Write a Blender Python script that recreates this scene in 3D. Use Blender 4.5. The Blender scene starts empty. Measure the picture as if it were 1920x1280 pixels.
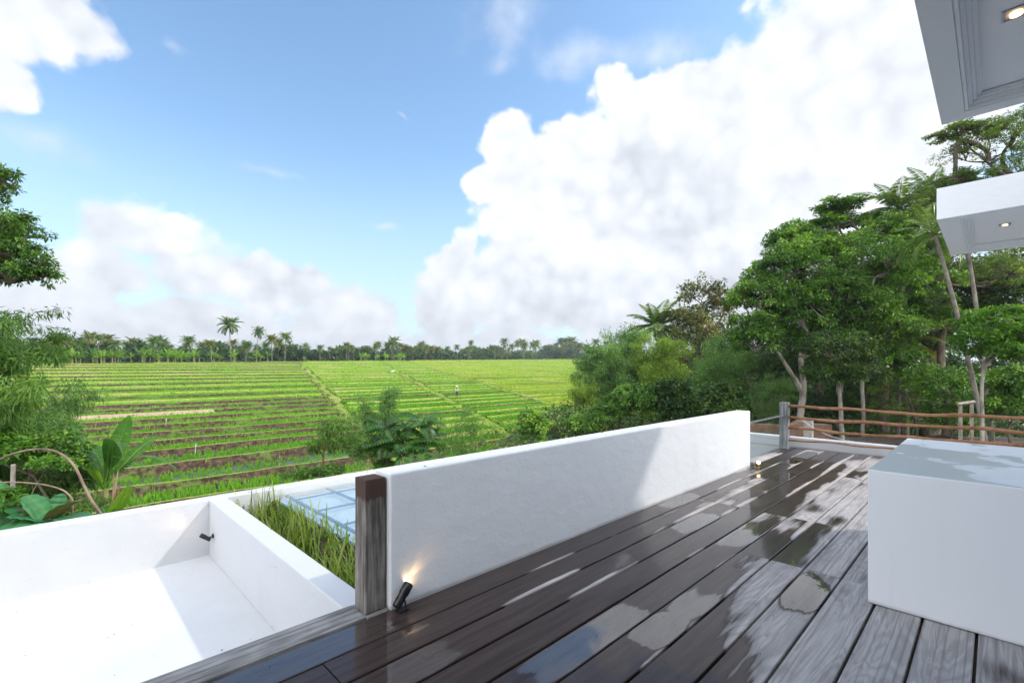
import bpy, bmesh, math, random
import numpy as np
from mathutils import Vector, Matrix
rad = math.radians
S = bpy.context.scene
COL = S.collection
# ---------------------------------------------------------------- camera
FOC, HX, HY, CAMZ = 889.0, 960.0, 690.0, 1.5
Fv = np.array([.7004, .7138, 0.]); Rv = np.array([.7138, -.7004, 0.])
cam_d = bpy.data.cameras.new('camera'); cam = bpy.data.objects.new('camera', cam_d); COL.objects.link(cam)
cam.location = (0, 0, CAMZ); cam.rotation_euler = (rad(90), 0, -math.atan2(.7004, .7138))
cam_d.sensor_width = 36; cam_d.lens = 36*FOC/1920; cam_d.shift_y = 50/1920
cam_d.clip_end = 6000; cam_d.clip_start = .05
S.camera = cam
# ---------------------------------------------------------------- light
SUNV = Vector((.82, -.80, 1.0)).normalized()
sun_elev = math.asin(SUNV.z)
sd = bpy.data.lights.new('sun', 'SUN'); sd.energy = .95; sd.angle = rad(1.5); sd.color = (1, .95, .87)
so = bpy.data.objects.new('sun', sd); COL.objects.link(so); so.rotation_euler = SUNV.to_track_quat('Z', 'Y').to_euler()
so.location = (0, 0, 30)
S.view_settings.view_transform = 'Standard'; S.view_settings.look = 'None'
S.view_settings.exposure = 1.38; S.view_settings.gamma = 1; S.view_settings.use_curve_mapping = False
S.cycles.max_bounces = 8; S.cycles.transparent_max_bounces = 12
S.cycles.use_denoising = True
try: S.cycles.denoiser = 'OPENIMAGEDENOISE'
except Exception: pass

# ---------------------------------------------------------------- node helpers
class NT:
    def __init__(s, tree): s.t = tree; s.n = tree.nodes; s.l = tree.links
    def node(s, ty, **kw):
        n = s.n.new(ty)
        for k, v in kw.items(): setattr(n, k, v)
        return n
    def put(s, sock, v):
        if v is None: return
        if isinstance(v, bpy.types.NodeSocket): s.l.new(v, sock)
        else:
            if hasattr(sock, 'default_value'):
                dv = sock.default_value
                if hasattr(dv, '__len__') and not hasattr(v, '__len__'): v = [v]*len(dv)
                elif hasattr(dv, '__len__') and len(dv) == 4 and len(v) == 3: v = (*v, 1)
                sock.default_value = v
    def m(s, op, a, b=None, c=None, clamp=False):
        n = s.node('ShaderNodeMath', operation=op); n.use_clamp = clamp
        s.put(n.inputs[0], a); s.put(n.inputs[1], b)
        if c is not None: s.put(n.inputs[2], c)
        return n.outputs[0]
    def v(s, op, a, b=None, c=None):
        n = s.node('ShaderNodeVectorMath', operation=op)
        s.put(n.inputs[0], a)
        if b is not None: s.put(n.inputs['Scale' if op == 'SCALE' else 1], b)
        if c is not None: s.put(n.inputs[2], c)
        return n.outputs['Value'] if op in ('DOT_PRODUCT', 'LENGTH', 'DISTANCE') else n.outputs[0]
    def noise(s, vec, scale, detail=4, rough=.55, dist=0, out=0, w=None):
        n = s.node('ShaderNodeTexNoise'); s.put(n.inputs['Vector'], vec)
        n.inputs['Scale'].default_value = scale; n.inputs['Detail'].default_value = detail
        n.inputs['Roughness'].default_value = rough; n.inputs['Distortion'].default_value = dist
        return n.outputs[out]
    def vor(s, vec, scale, feature='SMOOTH_F1', smooth=.6, detail=0):
        n = s.node('ShaderNodeTexVoronoi', feature=feature); s.put(n.inputs['Vector'], vec)
        n.inputs['Scale'].default_value = scale
        if 'Smoothness' in n.inputs and feature == 'SMOOTH_F1': n.inputs['Smoothness'].default_value = smooth
        if detail: n.inputs['Detail'].default_value = detail
        return n.outputs['Distance']
    def ss(s, x, lo, hi, o0=0., o1=1.):
        n = s.node('ShaderNodeMapRange', interpolation_type='SMOOTHSTEP')
        s.put(n.inputs[0], x)
        for i, q in enumerate((lo, hi, o0, o1)): s.put(n.inputs[i+1], q)
        return n.outputs[0]
    def mix(s, f, a, b):
        n = s.node('ShaderNodeMix', data_type='RGBA'); s.put(n.inputs[0], f); s.put(n.inputs[6], a); s.put(n.inputs[7], b)
        return n.outputs[2]
    def ramp(s, x, stops):
        n = s.node('ShaderNodeValToRGB'); s.put(n.inputs[0], x); e = n.color_ramp.elements
        while len(e) < len(stops): e.new(.5)
        for i, (p, c) in enumerate(stops): e[i].position = p; e[i].color = (*c, 1)
        return n.outputs[0]
    def attr(s, name, out='Fac'):
        n = s.node('ShaderNodeAttribute'); n.attribute_name = name; return n.outputs[out]
    def xyz(s, vec):
        n = s.node('ShaderNodeSeparateXYZ'); s.put(n.inputs[0], vec); return n.outputs
    def cxyz(s, x, y, z):
        n = s.node('ShaderNodeCombineXYZ'); s.put(n.inputs[0], x); s.put(n.inputs[1], y); s.put(n.inputs[2], z); return n.outputs[0]
    def bump(s, h, strength=.3, dist=.01):
        n = s.node('ShaderNodeBump'); s.put(n.inputs['Height'], h); n.inputs['Strength'].default_value = strength
        n.inputs['Distance'].default_value = dist; return n.outputs[0]
    def geo(s, o='Position'): return s.node('ShaderNodeNewGeometry').outputs[o]

# ---------------------------------------------------------------- sky and clouds
world = bpy.data.worlds.new('World'); S.world = world; world.use_nodes = True
W = NT(world.node_tree); W.n.clear()
D = W.node('ShaderNodeTexCoord').outputs['Generated']
sky = W.node('ShaderNodeTexSky', sky_type='NISHITA'); sky.sun_disc = False
sky.sun_elevation = sun_elev; sky.sun_rotation = math.atan2(SUNV.x, SUNV.y)
sky.air_density = 1.0; sky.dust_density = .6; sky.ozone_density = 1.6; sky.altitude = 100
skyc = W.v('MULTIPLY', W.v('SCALE', sky.outputs[0], .110), (.92, 1.01, .99))
DX = W.v('DOT_PRODUCT', D, tuple(Rv)); DY = W.v('DOT_PRODUCT', D, tuple(Fv)); DZ = W.xyz(D)[2]
az = W.m('ARCTAN2', DX, DY); el = W.m('ARCSINE', DZ)
warp = W.v('SUBTRACT', W.noise(D, 5, 5, .58, out=1), (.5, .5, .5))
AE = W.v('ADD', W.cxyz(az, el, 0), W.v('MULTIPLY', warp, (.12, .10, 0)))
def azel(px, py):
    u, v = (px-HX)/FOC, (HY-py)/FOC
    return math.atan2(u, 1), math.asin(v/math.sqrt(1+u*u+v*v))
def blobs(lst, src):
    cur = None
    for cx, cy, rx, ry in lst:
        a, e = azel(cx, cy)
        ra = abs(azel(cx+rx, cy)[0]-azel(cx-rx, cy)[0])/2; re = abs(azel(cx, cy-ry)[1]-azel(cx, cy+ry)[1])/2
        d = W.v('LENGTH', W.v('MULTIPLY', W.v('SUBTRACT', src, (a, e, 0)), (1/ra, 1/re, 0)))
        f = W.m('SUBTRACT', 1.0, d)
        cur = f if cur is None else W.m('SMOOTH_MAX', cur, f, .12)
    return cur
hard = [(1600, 200, 330, 330), (1800, -150, 500, 400), (1330, 300, 290, 190), (1420, 180, 170, 110), (1240, 190, 150, 75),
        (1110, 290, 160, 80), (955, 262, 62, 62), (915, 345, 70, 50), (1060, 400, 190, 110), (1190, 480, 320, 110),
        (870, 520, 110, 70), (882, 480, 40, 66), (1000, 545, 210, 110), (1500, 480, 400, 170), (1330, 590, 500, 90), (840, 590, 80, 60),
        (2300, 300, 500, 500), (1180, 180, 70, 60), (990, 330, 70, 70), (1180, 355, 110, 90), (1300, 400, 120, 90)]
softl = [(300, 430, 150, 50), (430, 505, 120, 66), (520, 545, 120, 75), (672, 590, 84, 66), (190, 510, 120, 62), (90, 590, 190, 80),
         (380, 610, 330, 66), (600, 640, 260, 40), (10, 620, 300, 100), (40, 40, 240, 115), (170, 70, 130, 85), (10, 165, 100, 65), (-500, 300, 350, 260),
         (980, 655, 500, 36)]
wisp = [(505, 325, 80, 17), (940, 60, 95, 85), (940, 120, 60, 40), (1130, 110, 190, 50), (1250, 95, 120, 45), (350, 85, 40, 20), (60, 270, 120, 60), (720, 430, 40, 14), (765, 220, 16, 8)]
fb = W.noise(D, 9, 7, .60, out=0)
v1 = W.vor(W.v('ADD', D, W.v('SCALE', warp, .10)), 11, smooth=.35); v2 = W.vor(W.v('ADD', D, W.v('SCALE', warp, .08)), 27, smooth=.35)
puff = W.m('ADD', W.m('MULTIPLY', W.m('SUBTRACT', .40, v1), .42), W.m('MULTIPLY', W.m('SUBTRACT', .40, v2), .26))
bh = blobs(hard, AE); bs = blobs(softl, AE); bw = blobs(wisp, AE)
nz = W.m('SUBTRACT', fb, .5)
fh = W.m('ADD', bh, W.m('ADD', W.m('MULTIPLY', nz, .80), puff))
fs = W.m('ADD', bs, W.m('ADD', W.m('MULTIPLY', nz, 1.15), W.m('MULTIPLY', puff, 1.1)))
ah = W.ss(fh, -.02, .22); as_ = W.ss(fs, -.08, .30)
aw = W.m('MULTIPLY', W.ss(W.m('ADD', bw, W.m('MULTIPLY', nz, 2.8)), -.1, 1.6), .50)
# scattered cloud out of view, behind and above, thickened as fill light
rest = W.m('MULTIPLY', W.ss(W.noise(D, 2.6, 4, .6), .36, .54), W.ss(DY, .25, -.2))
alpha = W.m('MAXIMUM', W.m('MAXIMUM', ah, as_), W.m('MAXIMUM', aw, rest))
# cloud body brightness: bright sunlit puffs, greyer thick undersides
off = W.v('ADD', D, (SUNV.x*.03, SUNV.y*.03, SUNV.z*.03))
nb = W.m('SUBTRACT', W.noise(D, 6, 4, .5), W.noise(off, 6, 4, .5))
greys = blobs([(1225, 320, 150, 85), (1290, 425, 260, 60), (1480, 520, 280, 70), (1240, 330, 60, 40)], AE)
gr = W.ss(W.m('ADD', greys, W.m('MULTIPLY', nz, 1.2)), -.45, 1.1)
core = W.ss(fh, .1, 1.0)
lum = W.m('ADD', 1.14, W.m('MULTIPLY', nb, 1.15))
lum = W.m('ADD', lum, W.m('MULTIPLY', W.m('SUBTRACT', .42, v2), .24))
low = W.ss(W.m('ADD', W.noise(W.v('MULTIPLY', D, (1, 1, 3)), 5, 4, .55), W.m('MULTIPLY', el, -.5)), .38, .62)
lum = W.m('SUBTRACT', lum, W.m('MULTIPLY', gr, .15))
lum = W.m('SUBTRACT', lum, W.m('MULTIPLY', low, .07))
lum = W.m('MINIMUM', W.m('MAXIMUM', lum, .5), 1.35)
lum = W.m('MULTIPLY', lum, W.m('SUBTRACT', 1.0, W.m('MULTIPLY', W.ss(el, .28, .0), .20)))
lum = W.m('MULTIPLY', lum, W.ss(az, -1.0, .2, .99, 1.0))
sunglow_fill = W.ss(W.v('DOT_PRODUCT', D, tuple(SUNV)), .76, .98)  # unseen clouds round the sun, brightened for soft side light
behind = W.ss(DY, .2, -.5)  # unseen clouds at the viewer's back, brightened to fill the shade
lum = W.m('MULTIPLY', lum, W.m('ADD', .366, W.m('ADD', W.m('MULTIPLY', sunglow_fill, .9), W.m('MULTIPLY', behind, .95))))
ccol = W.v('ADD', W.v('SCALE', W.cxyz(lum, lum, lum), .93), (.004, .020, .048))
hz = W.ss(el, .45, -.02, 0, .85)
base = W.mix(hz, skyc, (.27, .33, .385))
fin = W.mix(alpha, base, ccol)
bg = W.node('ShaderNodeBackground'); W.put(bg.inputs[0], fin); bg.inputs[1].default_value = 1.0
W.l.new(bg.outputs[0], W.node('ShaderNodeOutputWorld').inputs[0])
try:
    world.cycles.sampling_method = 'MANUAL'; world.cycles.sample_map_resolution = 512
except Exception: pass

# ---------------------------------------------------------------- materials
MATS = {}
def mat(name):
    m = bpy.data.materials.new(name); m.use_nodes = True; t = NT(m.node_tree); t.n.clear()
    t.out = t.node('ShaderNodeOutputMaterial'); MATS[name] = m; return m, t
def pbsdf(t, col, rough=.6, normal=None, metal=0, spec=.5, link=True, **kw):
    p = t.node('ShaderNodeBsdfPrincipled'); t.put(p.inputs['Base Color'], col); t.put(p.inputs['Roughness'], rough)
    p.inputs['Metallic'].default_value = metal; t.put(p.inputs['Specular IOR Level'], spec)
    if normal is not None: t.put(p.inputs['Normal'], normal)
    for k, v in kw.items(): t.put(p.inputs[k], v)
    if link: t.l.new(p.outputs[0], t.out.inputs[0])
    return p.outputs[0]
def leafmat(name, stops, trans=.35, tcol=None, rough=.45, spec=.35, nscale=.35):
    m, t = mat(name)
    r = t.attr('rnd'); n = t.noise(t.geo(), nscale, 3)
    x = t.m('ADD', t.m('MULTIPLY', r, .7), t.m('MULTIPLY', t.m('SUBTRACT', n, .35), 1.0), clamp=True)
    c = t.ramp(x, stops)
    a = pbsdf(t, c, rough, spec=spec, link=False)
    b = t.node('ShaderNodeBsdfTranslucent'); t.put(b.inputs[0], t.v('MULTIPLY', c, tcol or (1.5, 1.35, .6)))
    mx = t.node('ShaderNodeMixShader'); mx.inputs[0].default_value = trans
    t.l.new(a, mx.inputs[1]); t.l.new(b.outputs[0], mx.inputs[2]); t.l.new(mx.outputs[0], t.out.inputs[0])
    return m
def barkmat(name, c1, c2, scale=6):
    m, t = mat(name); g = t.geo()
    n = t.noise(t.v('MULTIPLY', g, (1, 1, .35)), scale, 6, .65)
    n2 = t.noise(g, 1.3, 3)
    c = t.mix(t.ss(t.m('ADD', n, t.m('MULTIPLY', n2, .5)), .5, .95), c1, c2)
    pbsdf(t, c, .9, t.bump(n, .6, .03), spec=.2); return m
def paintmat(name, col=(.8, .805, .82), dirt=.12, rough=.55):
    m, t = mat(name); g = t.geo()
    n = t.noise(g, 1.4, 6, .6); st = t.noise(t.v('MULTIPLY', g, (3, 3, .6)), 2.2, 6, .65); fine = t.noise(g, 45, 3)
    sp = t.ss(t.noise(g, 28, 2), .70, .76)
    c = t.mix(t.m('MULTIPLY', t.ss(n, .45, .75), dirt), col, tuple(x*.72 for x in col))
    c = t.mix(t.m('MULTIPLY', t.ss(st, .55, .8), dirt*1.3), c, (.55, .53, .49))
    c = t.mix(t.m('MULTIPLY', sp, dirt*1.2), c, (.35, .33, .3))
    zz_ = t.xyz(g)[2]; gr_ = t.m('MULTIPLY', t.ss(t.m('ADD', zz_, t.m('MULTIPLY', n, .05)), .055, .02), t.ss(zz_, -.03, .0)); c = t.mix(t.m('MULTIPLY', gr_, .55), c, (.22, .18, .15))
    trowel = t.noise(t.v('MULTIPLY', g, (1, 1, 1.6)), 5, 4, .5)
    pbsdf(t, c, rough, t.bump(t.m('ADD', t.m('MULTIPLY', fine, .25), trowel), .45, .014), spec=.3); return m
paintmat('white_plaster', (.78, .785, .80)); paintmat('roof_paint_dimmed', (.61, .615, .625), .22, .45); paintmat('parapet_paint_dimmed', (.56, .565, .58), .22, .5)  # roof and parapet whites darkened to offset the strong light falling there
paintmat('soffit_paint', (.90, .90, .91), .03, .5)
barkmat('bark', (.05, .038, .026), (.20, .16, .12)); barkmat('pale_bark', (.13, .11, .085), (.40, .36, .30), 4)
barkmat('palm_bark', (.10, .085, .07), (.30, .26, .215), 5); barkmat('reddish_branch', (.18, .085, .045), (.34, .18, .10), 8)
barkmat('bark_tan', (.10, .07, .05), (.30, .22, .16), 5)
barkmat('culm', (.10, .12, .03), (.25, .24, .09), 5)
leafmat('leaf_green', [(0, (0.028, 0.064, 0.014)), (.5, (0.091, 0.209, 0.033)), (1, (0.354, 0.567, 0.076))], rough=.4)
leafmat('leaf_bright', [(0, (0.039, 0.104, 0.013)), (.5, (0.104, 0.247, 0.026)), (1, (0.221, 0.403, 0.052))], trans=.45)
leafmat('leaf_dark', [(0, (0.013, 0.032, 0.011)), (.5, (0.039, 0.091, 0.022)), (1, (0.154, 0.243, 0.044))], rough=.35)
leafmat('leaf_brownish', [(0, (0.030, 0.045, 0.013)), (.5, (0.099, 0.128, 0.036)), (1, (0.398, 0.342, 0.089))])
leafmat('leaf_feather', [(0, (0.035, 0.073, 0.018)), (.5, (0.114, 0.205, 0.041)), (1, (0.384, 0.514, 0.079))])
leafmat('bamboo_grey', [(0, (0.054, 0.113, 0.030)), (.5, (0.116, 0.238, 0.053)), (1, (0.267, 0.476, 0.112))])
leafmat('bamboo_yellow', [(0, (0.065, 0.121, 0.014)), (.5, (0.168, 0.281, 0.028)), (1, (0.351, 0.523, 0.062))])
leafmat('bamboo_green', [(0, (0.031, 0.079, 0.013)), (.5, (0.075, 0.170, 0.023)), (1, (0.177, 0.318, 0.053))])
leafmat('palm_green', [(0, (0.040, 0.085, 0.021)), (.5, (0.099, 0.179, 0.039)), (1, (0.258, 0.338, 0.071))], rough=.35, spec=.5)
leafmat('palm_yellow', [(0, (.06, .09, .015)), (.5, (.14, .17, .03)), (1, (.28, .27, .05))], rough=.4)
leafmat('pinnate_dark', [(0, (0.014, 0.057, 0.011)), (.5, (0.033, 0.107, 0.017)), (1, (0.073, 0.189, 0.027))], rough=.3, spec=.5)
leafmat('rice', [(0, (0.059, 0.184, 0.009)), (.5, (0.130, 0.345, 0.014)), (1, (0.216, 0.460, 0.029))], trans=.45, tcol=(1.3, 1.25, .7), nscale=.06)
leafmat('rice_thin', [(0, (0.075, 0.221, 0.011)), (.5, (0.152, 0.373, 0.018)), (1, (0.239, 0.483, 0.029))], trans=.45, tcol=(1.25, 1.2, .7), nscale=.08)
leafmat('rice_yellow', [(0, (0.132, 0.253, 0.011)), (.5, (0.253, 0.418, 0.017)), (1, (0.440, 0.528, 0.033))], trans=.45, tcol=(1.2, 1.15, .7), nscale=.05)
leafmat('weed', [(0, (0.077, 0.132, 0.022)), (.5, (0.187, 0.275, 0.044)), (1, (0.363, 0.418, 0.099))], trans=.45, nscale=1.5)
leafmat('banana_leaf', [(0, (0.029, 0.098, 0.022)), (.5, (0.072, 0.195, 0.033)), (1, (0.217, 0.403, 0.044))], rough=.35, trans=.4)
leafmat('banana_pale', [(0, (.10, .24, .02)), (.5, (.20, .38, .04)), (1, (.30, .46, .07))], rough=.4, trans=.45)
leafmat('big_leaf', [(0, (0.025, 0.103, 0.039)), (.5, (0.050, 0.184, 0.066)), (1, (0.112, 0.276, 0.099))], rough=.35, trans=.2)
leafmat('big_leaf_brown', [(0, (.07, .06, .03)), (.5, (.12, .11, .05)), (1, (.18, .17, .08))], rough=.4, trans=.25)
leafmat('dry_leaf', [(0, (.22, .13, .07)), (.5, (.36, .24, .15)), (1, (.52, .38, .26))], rough=.8, trans=.2)

def simple(name, col, rough=.6, metal=0, spec=.5, nsc=8, var=.25):
    m, t = mat(name); n = t.noise(t.geo(), nsc, 5, .6)
    c = t.mix(t.ss(n, .3, .75), tuple(x*(1-var) for x in col), tuple(min(1, x*(1+var)) for x in col))
    pbsdf(t, c, rough, t.bump(n, .25, .005), metal, spec); return m
simple('black_metal', (.012, .012, .013), .35); simple('brass', (.45, .30, .12), .3, .9)
simple('steel', (.35, .36, .37), .35, .8); simple('frame_blue', (.13, .18, .26), .4)
simple('white_post', (.45, .44, .42), .7); simple('soil', (.075, .052, .035), .95, nsc=5, var=.5)
simple('hay', (.46, .36, .19), .9, nsc=7, var=.35); simple('tarp', (.012, .013, .022), .4)
simple('skin', (.25, .13, .08), .55); simple('shirt', (.62, .60, .60), .9); simple('trousers', (.05, .05, .06), .9); simple('straw_hat', (.65, .58, .46), .9)
simple('earth_wall', (.15, .085, .055), .9, nsc=3, var=.35); simple('concrete', (.30, .27, .24), .9); simple('roof_tile', (.35, .14, .07), .8)
simple('blue_sheet', (.45, .55, .62), .5); simple('frosted_panel', (.72, .74, .74), .35, nsc=2, var=.06)
simple('debris', (.06, .045, .03), .9); simple('cable', (.55, .55, .55), .6)
simple('stone', (.22, .19, .15), .95, nsc=4, var=.3)

def emis(name, col, st):
    m, t = mat(name); e = t.node('ShaderNodeEmission'); e.inputs[0].default_value = (*col, 1); e.inputs[1].default_value = st
    t.l.new(e.outputs[0], t.out.inputs[0]); return m
emis('lamp_glow', (1, .62, .28), 2.2); emis('lamp_glow_hot', (1, .66, .30), 7)

m, t = mat('clear_glass'); gl = t.node('ShaderNodeBsdfGlossy'); gl.inputs['Roughness'].default_value = .02
tr = t.node('ShaderNodeBsdfTransparent'); tr.inputs[0].default_value = (.93, .97, .96, 1); mx = t.node('ShaderNodeMixShader'); mx.inputs[0].default_value = .09
t.l.new(tr.outputs[0], mx.inputs[1]); t.l.new(gl.outputs[0], mx.inputs[2]); t.l.new(mx.outputs[0], t.out.inputs[0])
m, t = mat('glass')   # sheet glass: clear with a bluish cast, reflective at a slant
gl = t.node('ShaderNodeBsdfGlossy'); gl.inputs['Roughness'].default_value = .02
tr = t.node('ShaderNodeBsdfTransparent'); tr.inputs[0].default_value = (.93, .965, .975, 1)
lw = t.node('ShaderNodeLayerWeight'); lw.inputs[0].default_value = .5
mx = t.node('ShaderNodeMixShader'); t.l.new(t.m('ADD', .07, t.m('MULTIPLY', t.m('POWER', lw.outputs['Facing'], 4.0), .75), clamp=True), mx.inputs[0]); t.l.new(tr.outputs[0], mx.inputs[1]); t.l.new(gl.outputs[0], mx.inputs[2])
t.l.new(mx.outputs[0], t.out.inputs[0])

def weathered(name, c1, c2, axis=2):
    m, t = mat(name); g = t.geo(); sc = [22, 22, 22]; sc[axis] = 1.6
    n = t.noise(t.v('MULTIPLY', g, tuple(sc)), 1.5, 7, .65); n2 = t.noise(g, 2.5, 4)
    z = t.xyz(g)[2]
    c = t.mix(t.ss(t.m('ADD', n, t.m('MULTIPLY', t.m('SUBTRACT', n2, .5), .6)), .3, .75), c1, c2)
    if name == 'post_wood':    # newer reddish band under the post's head
        c = t.mix(t.ss(t.m('ADD', z, t.m('MULTIPLY', t.noise(t.v('MULTIPLY', g, (9, 9, 2)), 3, 3), .10)), .735, .765), c, (.075, .044, .034))
    pbsdf(t, c, .8, t.bump(n, .7, .012), spec=.25); return m
weathered('post_wood', (.085, .073, .062), (.33, .305, .275)); weathered('grey_post_wood', (.10, .10, .10), (.33, .33, .335)); weathered('edge_wood', (.12, .115, .11), (.36, .35, .345), 0)
weathered('old_frame', (.15, .12, .09), (.35, .30, .25))

# deck boards: weathered grey timber, dark where wet, mirror-like where water stands
m, t = mat('deck_wood'); B = t.attr('bc', 'Vector'); bx_, by_, bz_ = t.xyz(B)[0:3]
g = t.geo(); gx, gy, gz = t.xyz(g)[0:3]
bo = t.m('MULTIPLY', bz_, 37.0)
loc = t.cxyz(gx, t.m('ADD', gy, bo), bo)
grain = t.noise(t.cxyz(t.m('MULTIPLY', gx, 1.8), t.m('MULTIPLY', gy, 24), bo), 1.0, 6, .66, .6)
fig = t.noise(t.cxyz(t.m('MULTIPLY', gx, .8), t.m('MULTIPLY', gy, 5.5), bo), 1.0, 3, .5, .7)
rings = t.m('ABSOLUTE', t.m('SINE', t.m('MULTIPLY', fig, 38)))
stripe = t.noise(t.cxyz(t.m('MULTIPLY', gx, .25), t.m('MULTIPLY', gy, 60), bo), 1.0, 2, .5)
wn = t.noise(t.cxyz(t.m('MULTIPLY', gx, .30), t.m('MULTIPLY', gy, 1.25), t.m('MULTIPLY', bz_, 1.5)), 1.5, 3, .5)
wfine = t.noise(t.cxyz(t.m('MULTIPLY', gx, 2.2), t.m('MULTIPLY', gy, 34), bo), 1., 5, .65)
zone = t.m('ADD', t.ss(gx, 2.6, 6.6, .06, -.07), t.ss(gy, .5, 1.8, -.14, .11))
emod = t.ss(t.noise(t.cxyz(t.m('MULTIPLY', gx, .9), bo, 0), 1.0, 2, .5), .44, .66, .1, 1.)
edge = t.m('MULTIPLY', emod, t.ss(t.m('ABSOLUTE', t.m('SUBTRACT', by_, t.m('ADD', .56, t.m('MULTIPLY', bz_, .12)))), .38, .60, 0, -.28))
wraw = t.m('ADD', t.m('ADD', wn, zone), t.m('ADD', edge, t.m('MULTIPLY', t.m('SUBTRACT', wfine, .5), .13)))
wet = t.ss(wraw, .475, .510)
film = t.ss(wraw, .500, .515)
def dk_(px, py):
    u = (px-HX)/FOC; Y = CAMZ*FOC/(py-HY); return tuple(Fv*Y+Rv*u*Y)[:2]
pn = t.noise(t.cxyz(t.m('MULTIPLY', gx, 1.8), t.m('MULTIPLY', gy, 3.5), 0), 1.0, 1.5, .4)
gxw = t.m('ADD', gx, t.m('MULTIPLY', t.m('SUBTRACT', pn, .5), .55))
pm = None
for (px, py, rp) in ((1400, 1000, .48), (1512, 1112, .30), (1165, 1165, .30), (1085, 1225, .40), (500, 1235, .62), (560, 1262, .55),
                         (1345, 893, .55), (1465, 893, .42), (1268, 935, .40), (1500, 856, .7), (1290, 975, .35), (760, 1250, .35), (1230, 1180, .22)):
    c_ = dk_(px, py); qc = .538+.2325*(math.floor((c_[1]-.538)/.2325)+.5)
    ax_ = t.m('DIVIDE', t.m('SUBTRACT', gxw, c_[0]), rp); ay_ = t.m('DIVIDE', t.m('SUBTRACT', gy, qc), .125)
    p2 = lambda x, e: t.m('POWER', t.m('ABSOLUTE', x), e)
    d_ = t.m('SUBTRACT', 1.0, t.m('ADD', p2(ax_, 2.0), p2(ay_, 5.0)))
    pm = d_ if pm is None else t.m('MAXIMUM', pm, d_)
pno = t.m('SUBTRACT', t.noise(t.cxyz(t.m('MULTIPLY', gx, .9), t.m('MULTIPLY', gy, 1.6), t.m('ADD', bo, 5.)), 1.25, 2, .4), .70)
praw = t.m('ADD', t.m('MAXIMUM', pm, t.m('MULTIPLY', pno, 4.0)), t.m('MULTIPLY', t.ss(t.m('ABSOLUTE', t.m('SUBTRACT', by_, .5)), .36, .5), -.25))
praw = t.m('ADD', praw, t.m('MULTIPLY', t.m('SUBTRACT', wfine, .5), .9))
pud = t.ss(praw, .0, .16)
wet = t.m('MAXIMUM', wet, t.ss(praw, -.5, .1))
dry = t.mix(t.ss(grain, .25, .75), (.37, .34, .325), (.52, .485, .465))
dry = t.mix(t.m('MULTIPLY', t.ss(rings, .5, 1.0), .28), dry, (.16, .14, .13))
dry = t.mix(t.ss(stripe, .52, .66, 0, .45), dry, (.16, .145, .14))
dry = t.mix(t.ss(t.noise(loc, 2.2, 4), .5, .7, 0, .40), dry, (.17, .155, .15))
dry = t.mix(t.ss(gx, 5.5, 8.5, 0., .30), dry, (.42, .34, .30))
wetc = t.mix(t.ss(grain, .3, .72), (.030, .020, .018), (.058, .041, .037))
halfwet = t.ss(wraw, .40, .49, 0, .35)
col = t.mix(wet, t.mix(halfwet, dry, (.07, .06, .057)), wetc)
spk = t.ss(t.noise(g, 60, 2), .74, .78)
col = t.mix(t.m('MULTIPLY', spk, .7), col, (.04, .03, .025))
pud = t.m('MAXIMUM', pud, film)
rgh = t.m('ADD', t.m('ADD', t.m('MULTIPLY', wet, -.32), .64), t.m('MULTIPLY', grain, .08))
rgh = t.mix(pud, t.cxyz(rgh, rgh, rgh), (.30, .30, .30))
hb = t.m('MULTIPLY', t.m('ADD', grain, t.m('MULTIPLY', rings, .12)), t.m('SUBTRACT', 1.0, t.m('MAXIMUM', pud, t.m('MULTIPLY', wet, .6))))
nrm = t.bump(hb, .22, .004)
pbsdf(t, col, t.xyz(rgh)[0], nrm, spec=t.m('SUBTRACT', .25, t.m('MULTIPLY', wet, .17)), **{'Coat Weight': t.m('ADD', t.m('MULTIPLY', pud, .55), t.ss(praw, -.05, .1, 0, .45)), 'Coat Roughness': t.m('SUBTRACT', .045, t.m('MULTIPLY', t.ss(praw, -.05, .1), .043)), 'Coat IOR': t.m('ADD', 1.36, t.ss(praw, -.02, .1, 0, .50))})

# box top: painted plaster with a film of rain water on it
m, t = mat('wet_paint'); g = t.geo(); zz_ = t.xyz(g)[2]; n = t.noise(t.v('ADD', g, (3, .9, 0)), 1.15, 4, .5); f = t.noise(g, 2, 5)
up = t.ss(t.xyz(t.geo('Normal'))[2], .7, .9)
w_ = t.m('MULTIPLY', t.ss(n, .49, .54), up)
c = t.mix(t.m('MULTIPLY', w_, .32), (.80, .805, .82), (.50, .53, .56)); c = t.mix(t.m('MULTIPLY', t.ss(t.m('ADD', zz_, t.m('MULTIPLY', f, .05)), .055, .02), .5), c, (.25, .21, .18)); c = t.mix(t.ss(t.noise(t.v('MULTIPLY', g, (4, 4, .5)), 2, 5, .6), .55, .8, 0, .22), c, (.6, .58, .55)); c = t.mix(t.ss(f, .55, .8, 0, .15), c, (.6, .59, .57))
pbsdf(t, c, t.m('ADD', .5, t.m('MULTIPLY', w_, -.30)), t.bump(t.noise(g, 40, 3), .08, .003), spec=.5)
# paddy mud / water between the rice plants
m, t = mat('paddy'); g = t.geo(); n = t.noise(g, 1.2, 6, .6); n2 = t.noise(g, .08, 3)
c = t.mix(t.ss(n, .35, .7), (.045, .055, .022), (.075, .11, .03)); c = t.mix(t.ss(n2, .4, .6), c, (.06, .12, .022))
pbsdf(t, c, t.ss(n, .3, .7, .15, .7), t.bump(n, .4, .03), spec=.4)
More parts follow.
